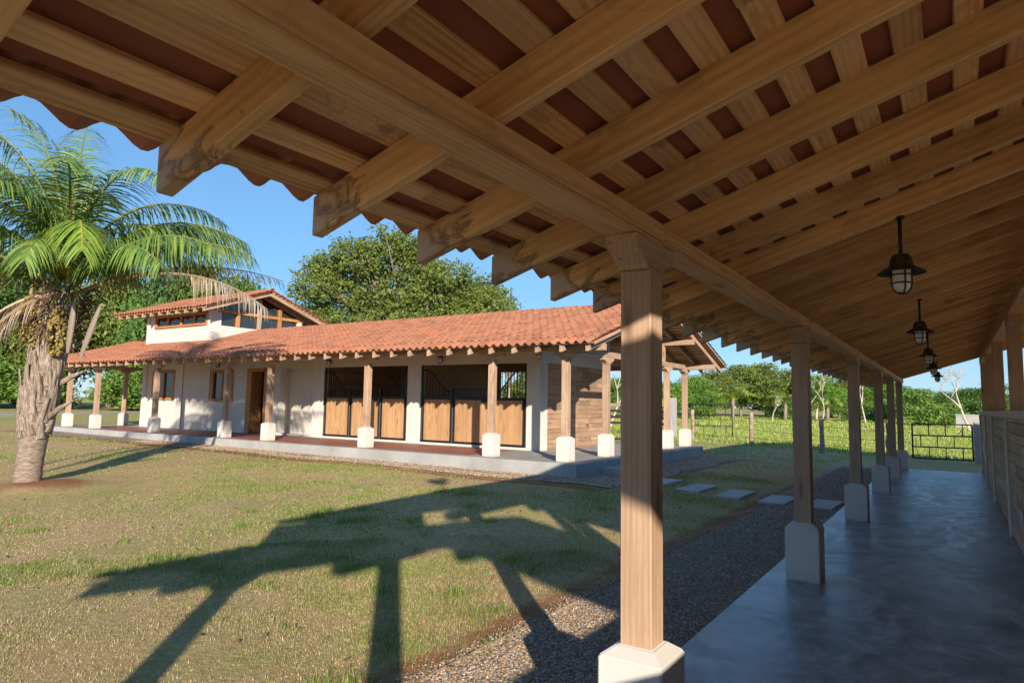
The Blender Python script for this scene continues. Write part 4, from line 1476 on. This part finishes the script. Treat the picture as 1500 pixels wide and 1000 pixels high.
for i, t in enumerate(left):
    place_tree('broadleaf_tree', t[0], i % 2, t[1], t[2], t[3], t[4], look[t[0]] + ' behind the palm and stable, %s from the left' % ORD[i], 'trees behind the palm')
BUSHES = [(-27.5, 66.0, 2.1, 2.1), (-23.7, 75.8, 2.6, 2.2), (-17.8, 88.5, 2.4, 2.0),
 (-11.0, 92.5, 2.4, 2.1), (-7.2, 91.9, 2.8, 2.0), (-3.2, 86.9, 3.8, 2.9), (-0.4, 100.7, 2.7, 2.4), (3.2, 103.1, 2.9, 2.6), (6.0, 105.0, 3.3, 2.6), (10, 106, 3.2, 2.6),
 (-60.8, 20.1, 3.3, 3.2), (-59.3, 23.5, 3.1, 2.8), (-54.2, 27.4, 3.3, 2.8), (-56.5, 29.0, 3.6, 2.8), (-52.3, 31.7, 3.2, 2.8), (-62, 16, 3.4, 3.2), (-50, 35, 3.4, 2.8)]
rb_ = sorted([t for t in BUSHES if t[0] > -45], key=lambda t: t[0] / t[1])
lb_ = sorted([t for t in BUSHES if t[0] <= -45], key=lambda t: t[0] / t[1])
for i, t in enumerate(rb_):
    place_tree('shrub', 'bush', i % 3, *t, 'leafy bush at the pasture edge before the tree line, %s from the left' % ORD[i], 'bushes at the pasture edge')
for i, t in enumerate(lb_):
    place_tree('shrub', 'bush', i % 3, *t, 'leafy bush across the drive behind the palm, %s from the left' % ORD[i], 'bushes across the drive')
# the large tree behind the stable roof
bl_ = []
tr = random.Random(3)
for dx, dz, q in ((-6.3, 7.2, 1.5), (-5.6, 8.8, 1.5), (-4.8, 10.4, 1.3), (-3.7, 11.6, 1.3), (-2.3, 10.9, 1.5), (-1.2, 11.9, 1.3), (.3, 11.6, 1.4), (1.6, 10.6, 1.5), (3.1, 9.9, 1.4), (4.6, 9.2, 1.4),
                  (5.8, 8.0, 1.3), (6.6, 6.9, 1.2), (-4, 8.2, 1.9), (-2, 8.6, 2.0), (.2, 8.8, 2.0), (2.2, 8.0, 2.0), (4.2, 7.2, 1.8), (-5, 6.2, 1.8), (-2.8, 6.4, 2), (0, 6.4, 2), (2.8, 6.0, 2), (5.2, 5.8, 1.6)):
    for dd in (-1, 1):
        yy_ = dd * tr.uniform(.6, 3.2)
        bl_.append(((dx * .836 - yy_ * .549 + tr.uniform(-.4, .4), dx * .549 + yy_ * .836, dz + tr.uniform(-.5, .3)), q * tr.uniform(.75, 1.0), q * tr.uniform(.55, .8)))
cm, L = crown_mesh('round', 77, 13.3, 8.0, 2900, 24, .135, .3, 40, .8, bl_)
e = thing('broadleaf_tree', 'huge spreading olive green tree rising behind the stable roof', 'tree', (-31.6, 34.5, 0))
part('crown', cm, e, T(-31.6, 34.5, 0))
part('trunk', trunk_mesh(L, 13.3, .4, 5, M['bark']), e, T(-31.6, 34.5, 0))
cm, L = crown_mesh('round', 81, 8.6, 1.9, 170, 16, .12, .35, 8)
e = thing('broadleaf_tree', 'thin small tree whose top shows right of the huge tree behind the roof', 'tree', (-22.3, 33.4, 0))
part('crown', cm, e, T(-22.3, 33.4, 0))
part('trunk', trunk_mesh(L, 8.6, .12, 6, M['bark']), e, T(-22.3, 33.4, 0))
cm, L = crown_mesh('round', 82, 10.5, 4.0, 800, 20, .135, .3, 16)
e = thing('broadleaf_tree', 'medium olive tree behind the roof, right shoulder of the huge tree', 'tree', (-26.2, 36, 0))
part('crown', cm, e, T(-26.2, 36, 0))
part('trunk', trunk_mesh(L, 10.5, .2, 8, M['bark']), e, T(-26.2, 36, 0))

# bare and dead trees
def bare_tree(name, x, y, h, w, seed, label, depth=4, mat=None, r0=.09):
    r = random.Random(seed)
    mb = MB()
    def grow(p, d, L_, rad, lev):
        pts = [p]
        dd = Vector(d)
        for k in range(3):
            dd = (dd + Vector((r.uniform(-.2, .2), r.uniform(-.2, .2), r.uniform(-.02, .12)))).normalized()
            pts.append(pts[-1] + dd * L_ / 3)
        mb.tube([tuple(q) for q in pts], [rad, rad * .88, rad * .75, rad * .62], 6)
        if lev > 0:
            n_ = 2 if lev > 2 else 3
            for i in range(n_):
                a = r.uniform(0, 6.28)
                k = w / h * 1.6
                nd = (dd * .75 + Vector((math.cos(a) * k, math.sin(a) * k, r.uniform(-.05, .35)))).normalized()
                grow(pts[-1], nd, L_ * r.uniform(.6, .82), rad * .62, lev - 1)
    z = float(zg(x, y))
    grow(Vector((x, y, z - .2)), Vector((r.uniform(-.1, .1), 0, 1)), h * .36, r0, depth)
    tag(part(name, mb.mesh(name, mat or M['palebark'], True), None), label, 'tree', 'bare trees')
bare_tree('bare_tree', 1.2, 70.5, 6.2, 3.2, 31, 'leafless pale dead tree behind the right gate', 5, r0=.14)
bare_tree('bare_tree', -7.6, 79.1, 6.4, 1.2, 32, 'tall thin pale tree between the middle porch posts', 3, r0=.1)
bare_tree('bare_tree', -12.4, 83.2, 5.6, 1.2, 33, 'thin pale many-stemmed tree right of the second porch post', 4, r0=.08)
bare_tree('bare_tree', -13.9, 82.8, 5.4, .9, 34, 'thin pale tree just left of the many-stemmed one', 4, r0=.07)
bare_tree('bare_tree', -16.0, 74.5, 3.4, 1.2, 35, 'short leaning pale tree between the peeling fence post and the second porch post', 3, r0=.08)
bare_tree('bare_tree', -19.0, 40.8, 4.8, 1.5, 36, 'forked pale tree behind the stable end wall', 3, r0=.09)
bare_tree('bare_tree', -34.0, 18.2, 2.1, .6, 37, 'young pale sapling on the lawn left of the stable', 3, r0=.03)
bare_tree('bare_tree', -37.0, 14.8, 2.6, .3, 38, 'thin pale sapling stem just right of the palm trunk', 2, r0=.04)

# ---- palms
def frond_mb(mb, o, az, el0, L_, droop, ll, n, pal, r, hang=.9, stiff=1.0, width=.034, pw=1.3, tmin=.1):
    o = np.array(o, float)
    K = 18
    h = np.array([math.cos(az), math.sin(az), 0])
    pts = [o]
    el = el0
    tang = []
    for k in range(K):
        t = k / K
        e_ = el0 - droop * t ** pw
        d = h * math.cos(e_) + np.array([0, 0, math.sin(e_)])
        tang.append(d)
        pts.append(pts[-1] + d * L_ / K)
    tang.append(tang[-1])
    pts = np.array(pts)
    tang = np.array(tang)
    rad = .034 * (1 - np.linspace(0, 1, K + 1)) + .006
    mb.tube(pts, rad, 5, pal['rib'])
    side = np.array([-math.sin(az), math.cos(az), 0])
    for i in range(n):
        t = tmin + (1 - tmin) * (i + .5) / n
        f_ = t * K
        k = min(K - 1, int(f_))
        p = pts[k] + (pts[k + 1] - pts[k]) * (f_ - k)
        tg = tang[k]
        prof = .4 + .6 * math.sin(math.pi * min(1, t * .82 + .14))
        for s in (-1, 1):
            l_ = ll * prof * r.uniform(.8, 1.12) if hang < 2 else ll * prof * r.uniform(.35, 1.15)
            upn = np.cross(tg, side) * -1
            if upn[2] < 0:
                upn = -upn
            d = side * s * r.uniform(.62, .85) + tg * r.uniform(.5, .75) + upn * r.uniform(-.1, .32)
            d /= np.linalg.norm(d)
            w_ = np.cross(d, upn)
            w_ /= np.linalg.norm(w_) + 1e-9
            q = p.copy()
            P = [q]
            g = 0.0
            for m_ in range(4):
                g += hang * r.uniform(.22, .42)
                dd = d * stiff + np.array([0, 0, -1]) * g
                dd /= np.linalg.norm(dd)
                q = q + dd * l_ / 4
                P.append(q)
            ww = np.array([.55, 1, .9, .6, .05]) * width * r.uniform(.8, 1.2) / 2
            A = np.array(P) + w_ * ww[:, None]
            B = np.array(P) - w_ * ww[:, None]
            kk = np.arange(4)
            c = np.array(pal['leaf'][r.integers(0, len(pal['leaf']))]) * r.uniform(.75, 1.25)
            mb.add(np.concatenate([A, B]), np.stack([kk, kk + 1, kk + 6, kk + 5], 1), c)
def _b(p_, k_):
    return {'rib': p_['rib'], 'leaf': [tuple(q * k_ for q in c_) for c_ in p_['leaf']]}
GREEN = {'rib': (.22, .24, .06), 'leaf': [(.055, .105, .02), (.08, .14, .024), (.105, .165, .03), (.14, .19, .05), (.06, .115, .03)]}
BRIGHT = {'rib': (.42, .36, .06), 'leaf': [(.11, .185, .02), (.145, .22, .03), (.18, .24, .045), (.09, .16, .02)]}
DEAD = {'rib': (.4, .27, .16), 'leaf': [(.38, .3, .22), (.46, .39, .31), (.33, .25, .18), (.5, .44, .38)]}
BROWN = {'rib': (.16, .1, .06), 'leaf': [(.14, .1, .075), (.2, .15, .11), (.1, .075, .06)]}
GREEN, BRIGHT = _b(GREEN, 1.75), _b(BRIGHT, 1.45)
px0, py0 = -14.15, 5.5
pz0 = float(zg(px0, py0)) + .06
AR = math.atan2(.549, .836)           # picture right seen from the porch
palm = thing('palm_tree', 'stout palm with rough trunk, drooping fronds and yellow fruit on the lawn', 'palm', (px0, py0, pz0))
pr = np.random.default_rng(5)
mb = MB()
hh = np.linspace(0, 3.3, 40)
lean = lambda z: .045 * z * z * .25
rad_f = lambda z: .205 + .045 * sm((z - .5) / .8) + .012 * math.sin(z * 2.3) + (.03 * math.exp(-z * 6)) - .07 * max(0, z - 2.3)
RGT = np.array([.836, .549, 0])
trunk_c = lambda z: np.array([px0, py0, pz0 + z]) + RGT * (.06 * z + .02 * z * z)
mb.tube([trunk_c(z) - ([0, 0, .15] if z == 0 else [0, 0, 0]) for z in hh], [rad_f(z) * (1 + .025 * math.sin(z * 42)) for z in hh], 22)
part('trunk', mb.mesh('trunk', M['palmbark'], True), palm)
# old leaf bases clasping the upper trunk
def boot_mesh(seed, L_, w, flare):
    r = random.Random(seed)
    mb = MB()
    n_ = 6
    V = []
    for i in range(n_ + 1):
        t = i / n_
        ww = w * (1.0 - .62 * t) * (1 if i else 1.25)
        out = .025 + flare * t ** 2 + .03 * math.sin(t * 3)
        th = .03 * (1 - .5 * t)
        for (a, o_) in ((-1, -.01), (-.5, .02), (0, .028), (.5, .014), (1, -.008)):
            V.append((out + o_ * (1 - t * .4), a * ww / 2, t * L_ + r.uniform(-.01, .01)))
        for (a, o_) in ((1, 0), (-1, 0)):
            V.append((out - th, a * ww / 2 * .9, t * L_))
    F = []
    for i in range(n_):
        for j in range(7):
            F.append((i * 7 + j, i * 7 + (j + 1) % 7, (i + 1) * 7 + (j + 1) % 7, (i + 1) * 7 + j))
    b0 = n_ * 7
    F += [(b0, b0 + 1, b0 + 5, b0 + 6), (b0 + 1, b0 + 2, b0 + 4, b0 + 5), (b0 + 2, b0 + 3, b0 + 4, b0 + 2)]
    mb.add(V, F)
    return mb.mesh('leaf_base', M['palmboot'], True)
boots = [boot_mesh(s, L_, w, fl) for s, L_, w, fl in ((1, .46, .17, .02), (2, .58, .14, .05), (3, .4, .2, .01), (4, .52, .12, .035))]
for i in range(150):
    z = .8 + 2.1 * (i / 150)
    a = i * 2.399 + rnd.uniform(-.25, .25)
    W = Matrix.Translation(Vector(trunk_c(z) + np.array([math.cos(a), math.sin(a), 0]) * (rad_f(z) - .02))) @ Matrix.Rotation(a, 4, 'Z') @ Matrix.Rotation(rnd.uniform(-.26, .26), 4, 'X') @ Matrix.Rotation(rnd.uniform(-.05, .09), 4, 'Y')
    part('leaf_base', boots[i % 4], palm, W)
# dried stalk stubs on the right of the trunk
for z, a, L_ in ((1.15, AR - .2, .55), (1.75, AR + .25, .5), (2.35, AR + .1, .45)):
    mb = MB()
    d = np.array([math.cos(a), math.sin(a), .75])
    c0 = trunk_c(z) + np.array([math.cos(a), math.sin(a), 0]) * (rad_f(z) - .05)
    mb.tube([c0, c0 + d * L_ * .5, c0 + d * L_ * [1, 1, .85]], [.06, .045, .015], 7)
    part('stalk_stub', mb.mesh('stalk_stub', M['palmboot'], True), palm)
top = trunk_c(3.45)
CRN = top + [0, 0, .35]
mb = MB()
for i in range(240):
    a = pr.uniform(0, 6.28)
    z = pr.uniform(2.6, 3.6)
    c0 = trunk_c(z) + np.array([math.cos(a), math.sin(a), 0]) * .3
    d = np.array([math.cos(a) * pr.uniform(.3, 1), math.sin(a) * pr.uniform(.3, 1), pr.uniform(-.8, .9)])
    mb.tube([c0, c0 + d * .22, c0 + d * .38 + [0, 0, -.08]], [.014, .01, .004], 4)
part('fibre', mb.mesh('fibre', flat('palm_fibre', (.12, .08, .055), .9)), palm)
# fronds: (angle from picture right, start elevation deg, length, droop deg, leaflet, hang, palette)
FR_ = [(158, 86, 5.2, 66, .95, 1.0, GREEN), (196, 84, 5.0, 78, .95, 1.0, GREEN), (120, 88, 4.9, 60, .9, .9, GREEN), (22, 66, 4.0, 122, .95, 1.3, GREEN), (-12, 44, 4.0, 84, .95, 1.6, GREEN), (-52, 58, 3.3, 132, .95, 1.2, BRIGHT), (2, 30, 3.9, 56, .9, 1.8, GREEN),
       (45, 74, 4.2, 112, .9, 1.1, GREEN), (75, 64, 3.9, 105, .9, 1.1, GREEN), (110, 80, 4.3, 100, .9, 1.0, GREEN), (150, 80, 4.6, 100, .95, 1.0, GREEN),
       (180, 58, 4.0, 100, .95, 1.2, GREEN), (205, 70, 4.3, 120, .95, 1.1, GREEN), (238, 78, 3.9, 128, .95, 1.0, BRIGHT), (268, 72, 3.5, 135, .95, 1.1, GREEN),
       (300, 82, 3.8, 118, .95, 1.0, GREEN), (332, 80, 4.1, 124, .95, 1.1, GREEN), (195, 36, 3.8, 76, .9, 1.4, GREEN), (165, 32, 3.4, 66, .9, 1.4, GREEN),
       (100, 44, 3.5, 76, .9, 1.3, GREEN), (60, 40, 3.5, 70, .9, 1.4, GREEN), (130, 86, 4.0, 50, .7, .7, GREEN), (14, 52, 4.0, 98, .95, 1.4, GREEN),
       (-30, 34, 3.4, 78, .9, 1.6, GREEN), (212, 84, 4.6, 92, .9, .9, GREEN), (250, 52, 3.0, 110, .9, 1.3, GREEN), (-72, 40, 2.6, 105, .85, 1.4, GREEN), (172, 76, 4.4, 84, .9, 1.0, GREEN), (35, 56, 4.1, 88, .9, 1.3, GREEN)]
for a, el, L_, dr, ll, hg, pal in FR_:
    mb = MB()
    aa = AR + math.radians(a)
    o_ = CRN + np.array([math.cos(aa), math.sin(aa), 0]) * .12 + [0, 0, pr.uniform(-.25, .1)]
    frond_mb(mb, o_, aa, math.radians(el), L_ * .88, math.radians(dr), ll * .95, 84, pal, pr, hg, 1.0, .029)
    part('frond', mb.mesh('frond', M['palmleaf']), palm)
for a, el, L_, dr, ll, hg, pal in ((205, 22, 3.4, 104, .75, 1.5, DEAD), (232, 12, 3.1, 98, .7, 1.4, DEAD), (176, 34, 2.3, 70, .5, 1.4, BROWN), (-7, 22, 4.2, 62, .75, 2.1, DEAD), (9, 26, 4.0, 46, .5, 1.6, BROWN), (206, 22, 2.6, 120, .7, 2.4, DEAD)):
    mb = MB()
    aa = AR + math.radians(a)
    frond_mb(mb, CRN + [0, 0, -.4], aa, math.radians(el), L_, math.radians(dr), ll, 58, pal, pr, hg, .8, .02, .4 if a in (205, 232, 206) else 1.3, .6 if a == -7 else .1)
    o = part('dead_frond', mb.mesh('dead_frond', M['palmleaf']), palm)
    o['label'] = 'dry brown hanging frond'
# unopened spear leaf
mb = MB()
sp0 = CRN + RGT * .12
mb.tube([sp0, sp0 + RGT * .06 + [0, 0, .8], sp0 + RGT * .16 + [0, 0, 1.5], sp0 + RGT * .24 + [0, 0, 1.95]], [.06, .075, .05, .01], 8, (.34, .38, .16))
part('spear_leaf', mb.mesh('spear_leaf', M['palmleaf'], True), palm)
# fruit bunches and dry spathes, on the camera side
TOC = np.array([.92, -.38, 0])
fm = attr_mat('palm_fruit', .45)
for k, (sx, zz) in enumerate(((-.36, 2.85), (.02, 2.72), (-.55, 2.95))):
    mb = MB()
    c0 = trunk_c(zz) + RGT * sx + TOC * (.34 - abs(sx) * .12)
    for i in range(300):
        u = pr.uniform(-1, 1)
        an = pr.uniform(0, 6.28)
        rr_ = .15 * math.sqrt(max(0, 1 - u * u * .85)) * pr.uniform(.75, 1)
        c = c0 + np.array([math.cos(an) * rr_, math.sin(an) * rr_, u * .42])
        s = pr.uniform(.024, .034)
        V = np.array([(1, 0, 0), (-1, 0, 0), (0, 1, 0), (0, -1, 0), (0, 0, 1.1), (0, 0, -1.1), ]) * s
        V2 = np.array([(.7, .7, .3), (-.7, .7, .3), (-.7, -.7, .3), (.7, -.7, .3)]) * s * .95
        V = np.concatenate([V, V2]) + c
        F = [(0, 6, 4), (6, 2, 4), (2, 7, 4), (7, 1, 4), (1, 8, 4), (8, 3, 4), (3, 9, 4), (9, 0, 4), (6, 0, 5), (2, 6, 5), (7, 2, 5), (1, 7, 5), (8, 1, 5), (3, 8, 5), (9, 3, 5), (0, 9, 5)]
        mb.add(V, F, np.array([(.25, .19, .045), (.32, .25, .07), (.19, .185, .05), (.2, .13, .04)])[pr.integers(0, 4)])
    mb.tube([c0 + [0, 0, .45], c0 + [0, 0, .7] - TOC * .15], [.03, .04], 6, (.25, .2, .1))
    part('fruit_bunch', mb.mesh('fruit_bunch', fm, True), palm)
for sx, zz, tilt in ((.3, 2.35, .06), (.55, 2.25, .3)):
    mb = MB()
    c0 = trunk_c(zz) + RGT * sx + TOC * .34
    ax = np.array([RGT[0] * tilt, RGT[1] * tilt, 1.0])
    n_ = 9
    V = []
    for i in range(n_):
        t = i / (n_ - 1)
        w_ = .065 * math.sin(math.pi * min(1, t * .8 + .12)) ** .8 * (1 if t < .97 else .2)
        for a in np.linspace(-1.2, 1.2, 6):
            V.append(c0 + ax * t * 1.0 + RGT * math.sin(a) * w_ + TOC * (math.cos(a) * w_ + .1 * t))
    F = [(i * 6 + j, i * 6 + j + 1, (i + 1) * 6 + j + 1, (i + 1) * 6 + j) for i in range(n_ - 1) for j in range(5)]
    mb.add(V, F, (.3, .245, .2))
    part('dry_spathe', mb.mesh('dry_spathe', M['palmleaf'], True), palm)
# distant palms
for i, (x, y, h, w) in enumerate([(-20.4, 75.5, 5.0, 3.0), (-16.8, 85.1, 4.6, 2.8), (-12.9, 90.1, 4.4, 2.5), (-25.2, 65.2, 4.0, 2.4)]):
    z = float(zg(x, y))
    e = thing('palm_tree', 'small fan of palm fronds before the tree line, %s palm from the left there' % ['second', 'third', 'fourth', 'first'][i], 'palm', (x, y, z), 'palms before the tree line')
    mb = MB()
    mb.tube([(x, y, z - .2), (x + .1, y, z + h * .45)], [.22, .18], 8)
    part('trunk', mb.mesh('trunk', M['palmbark'], True), e)
    mb = MB()
    for k in range(13):
        frond_mb(mb, (x + .1, y, z + h * .45), k * 2.4 + i, math.radians(pr.uniform(35, 80)), w * pr.uniform(.9, 1.1), math.radians(pr.uniform(80, 120)), .8, 20, BRIGHT, pr, .9, 1, .09)
    part('crown', mb.mesh('crown', M['palmleaf']), e)

# ------------------------------------------------------------------ grass
def vnoise(x, y, s, seed):
    r = np.random.default_rng(seed)
    g = r.random((64, 64))
    xs, ys = x / s, y / s
    i, j = np.floor(xs).astype(int), np.floor(ys).astype(int)
    u, v = xs - i, ys - j
    u, v = u * u * (3 - 2 * u), v * v * (3 - 2 * v)
    G = lambda a, b_: g[a % 64, b_ % 64]
    return (G(i, j) * (1 - u) + G(i + 1, j) * u) * (1 - v) + (G(i, j + 1) * (1 - u) + G(i + 1, j + 1) * u) * v
def blades(name, n, sampler, hmin, hmax, wid, seed, label, gp, straw_p, keep=None, bend=.6):
    r = np.random.default_rng(seed)
    x, y = sampler(r, n)
    pn = vnoise(x, y, 1.3, 91) * .6 + vnoise(x, y, .45, 92) * .4
    ok = r.random(n) < np.clip(-.05 + 1.5 * pn, 0.08, 1)
    if keep is not None:
        ok &= keep(x, y, r)
    x, y, pn = x[ok], y[ok], pn[ok]
    n = len(x)
    straw = r.random(n) < np.clip(straw_p + (.5 - pn) * 1.4, .05, .95)
    h = r.uniform(hmin, hmax, n) * np.where(straw, .7, 1.0) * (.6 + .9 * pn)
    an = r.uniform(0, 6.28, n)
    le = r.uniform(.2, 1.3, n) * bend * np.where(straw, 1.8, 1)
    dx, dy = np.cos(an), np.sin(an)
    w = wid * r.uniform(.7, 1.3, n)
    z = zg(x, y) - .004
    B = np.stack([x, y, z], 1)
    sd = np.stack([-dy, dx, np.zeros(n)], 1) * w[:, None] / 2
    m1 = B + np.stack([dx * h * le * .35, dy * h * le * .35, h * .6], 1)
    tp_ = B + np.stack([dx * h * le, dy * h * le, h * (1 - .25 * np.minimum(le, 1.4))], 1)
    V = np.stack([B - sd, B + sd, m1 + sd * .7, m1 - sd * .7, tp_], 1)
    F4 = np.arange(n)[:, None] * 5 + np.array([[0, 1, 2, 3]])
    F3 = np.arange(n)[:, None] * 5 + np.array([[3, 2, 4, 3]])
    gpal = np.array(gp)
    spal = np.array([(.42, .31, .16), (.52, .4, .22), (.35, .24, .12), (.6, .49, .29)])
    c = np.where(straw[:, None], spal[r.integers(0, 4, n)] * 1.12, gpal[r.integers(0, len(gpal), n)]) * r.uniform(.75, 1.25, (n, 1))
    mb = MB()
    mb.add(V.reshape(-1, 3), np.concatenate([F4, F3]), np.repeat(c, 5, 0))
    stuff(part(name, mb.mesh(name, M['grass']), None), label, 'grass')
GP = [(.2, .29, .05), (.26, .34, .07), (.32, .37, .1), (.16, .24, .045)]
def wedge(d0, d1, a0, a1):
    def f(r, n):
        d = np.sqrt(r.uniform(d0 * d0, d1 * d1, n))
        a = np.radians(r.uniform(a0, a1, n))
        return d * np.sin(a), d * np.cos(a)
    return f
def lawn_keep(x, y, r):
    soil_ = np.exp(-((x + 2.9) / .24) ** 2)
    k = (x < -2.7) & (y > 1.0) & ~((y > 11.2) & (x < -5.2) & (x > -31.5) & (y < 21.3))
    k &= r.random(len(x)) > soil_ * .93
    k &= np.hypot(x + 13.75, y - 5.65) > .6 + .6 * r.random(len(x))
    return k
blades('lawn_grass', 320000, wedge(3.3, 8.5, -76, -20), .016, .048, .004, 1, 'short dry mown grass in the near half of the lawn', GP, .74, lawn_keep)
blades('lawn_grass', 170000, wedge(8.5, 17, -76, -10), .018, .04, .008, 2, 'short mown grass in the far half of the lawn', GP, .58, lawn_keep)
blades('lawn_grass', 60000, wedge(17, 32, -80, -3), .03, .07, .014, 3, 'mown grass around the stable block', GP, .38, lambda x, y, r: lawn_keep(x, y, r) & (y < 28))
LP_ = [(.33, .42, .08), (.42, .5, .11), (.25, .35, .055), (.31, .41, .07), (.38, .44, .1), (.2, .29, .045), (.46, .47, .16)]
blades('pasture_grass', 70000, lambda r, n: (r.uniform(-24, 8, n), 27.6 + 22 * r.random(n) ** 1.3), .05, .16, .024, 4, 'tall lush green grass in the pasture beyond the wire fence', LP_, .1, lambda x, y, r: y > 27.8 - .05 * x, .5)
blades('pasture_grass', 60000, lambda r, n: (r.uniform(-40, 16, n), 48 + 70 * r.random(n)), .12, .26, .05, 5, 'tall green grass at the back of the pasture', LP_, .18, None, .5)
def tufts(r, n):
    cx, cy = r.uniform(-10, -2.9, 70), r.uniform(2.5, 10, 70)
    k = r.integers(0, 70, n)
    return cx[k] + r.normal(size=n) * .07, cy[k] + r.normal(size=n) * .07
blades('grass_tufts', 7000, tufts, .05, .11, .006, 6, 'scattered taller green grass tufts on the lawn and path edge', GP, .1, None, .8)
def litter(n, seed):
    r = np.random.default_rng(seed)
    x, y = r.uniform(-15, -2, n), r.uniform(2.4, 11.5, n)
    mb = MB()
    P = np.stack([x, y, zg(x, y) + .03], 1)
    leaf_quads(mb, P, .035, r, np.array([(.3, .2, .11), (.42, .33, .2), (.22, .13, .07), (.36, .22, .1)]), 1.8, 1.6)
    return mb
stuff(part('leaf_litter', litter(420, 8).mesh('leaf_litter', M['leaf']), None), 'small dry fallen leaves scattered over the lawn', 'leaves')
# thin wire edging of the gravel path
mb = MB()
ys = np.arange(2.0, 17, .4)
mb.tube([(-2.74 - .012 * (y - 4) + .02 * math.sin(y * 1.3), y, float(zg(-2.74, y)) + .02) for y in ys], [.006] * len(ys), 5)
tag(part('path_edging', mb.mesh('path_edging', M['grey_post']), None), 'thin grey edging line between red soil and gravel path', 'edging')
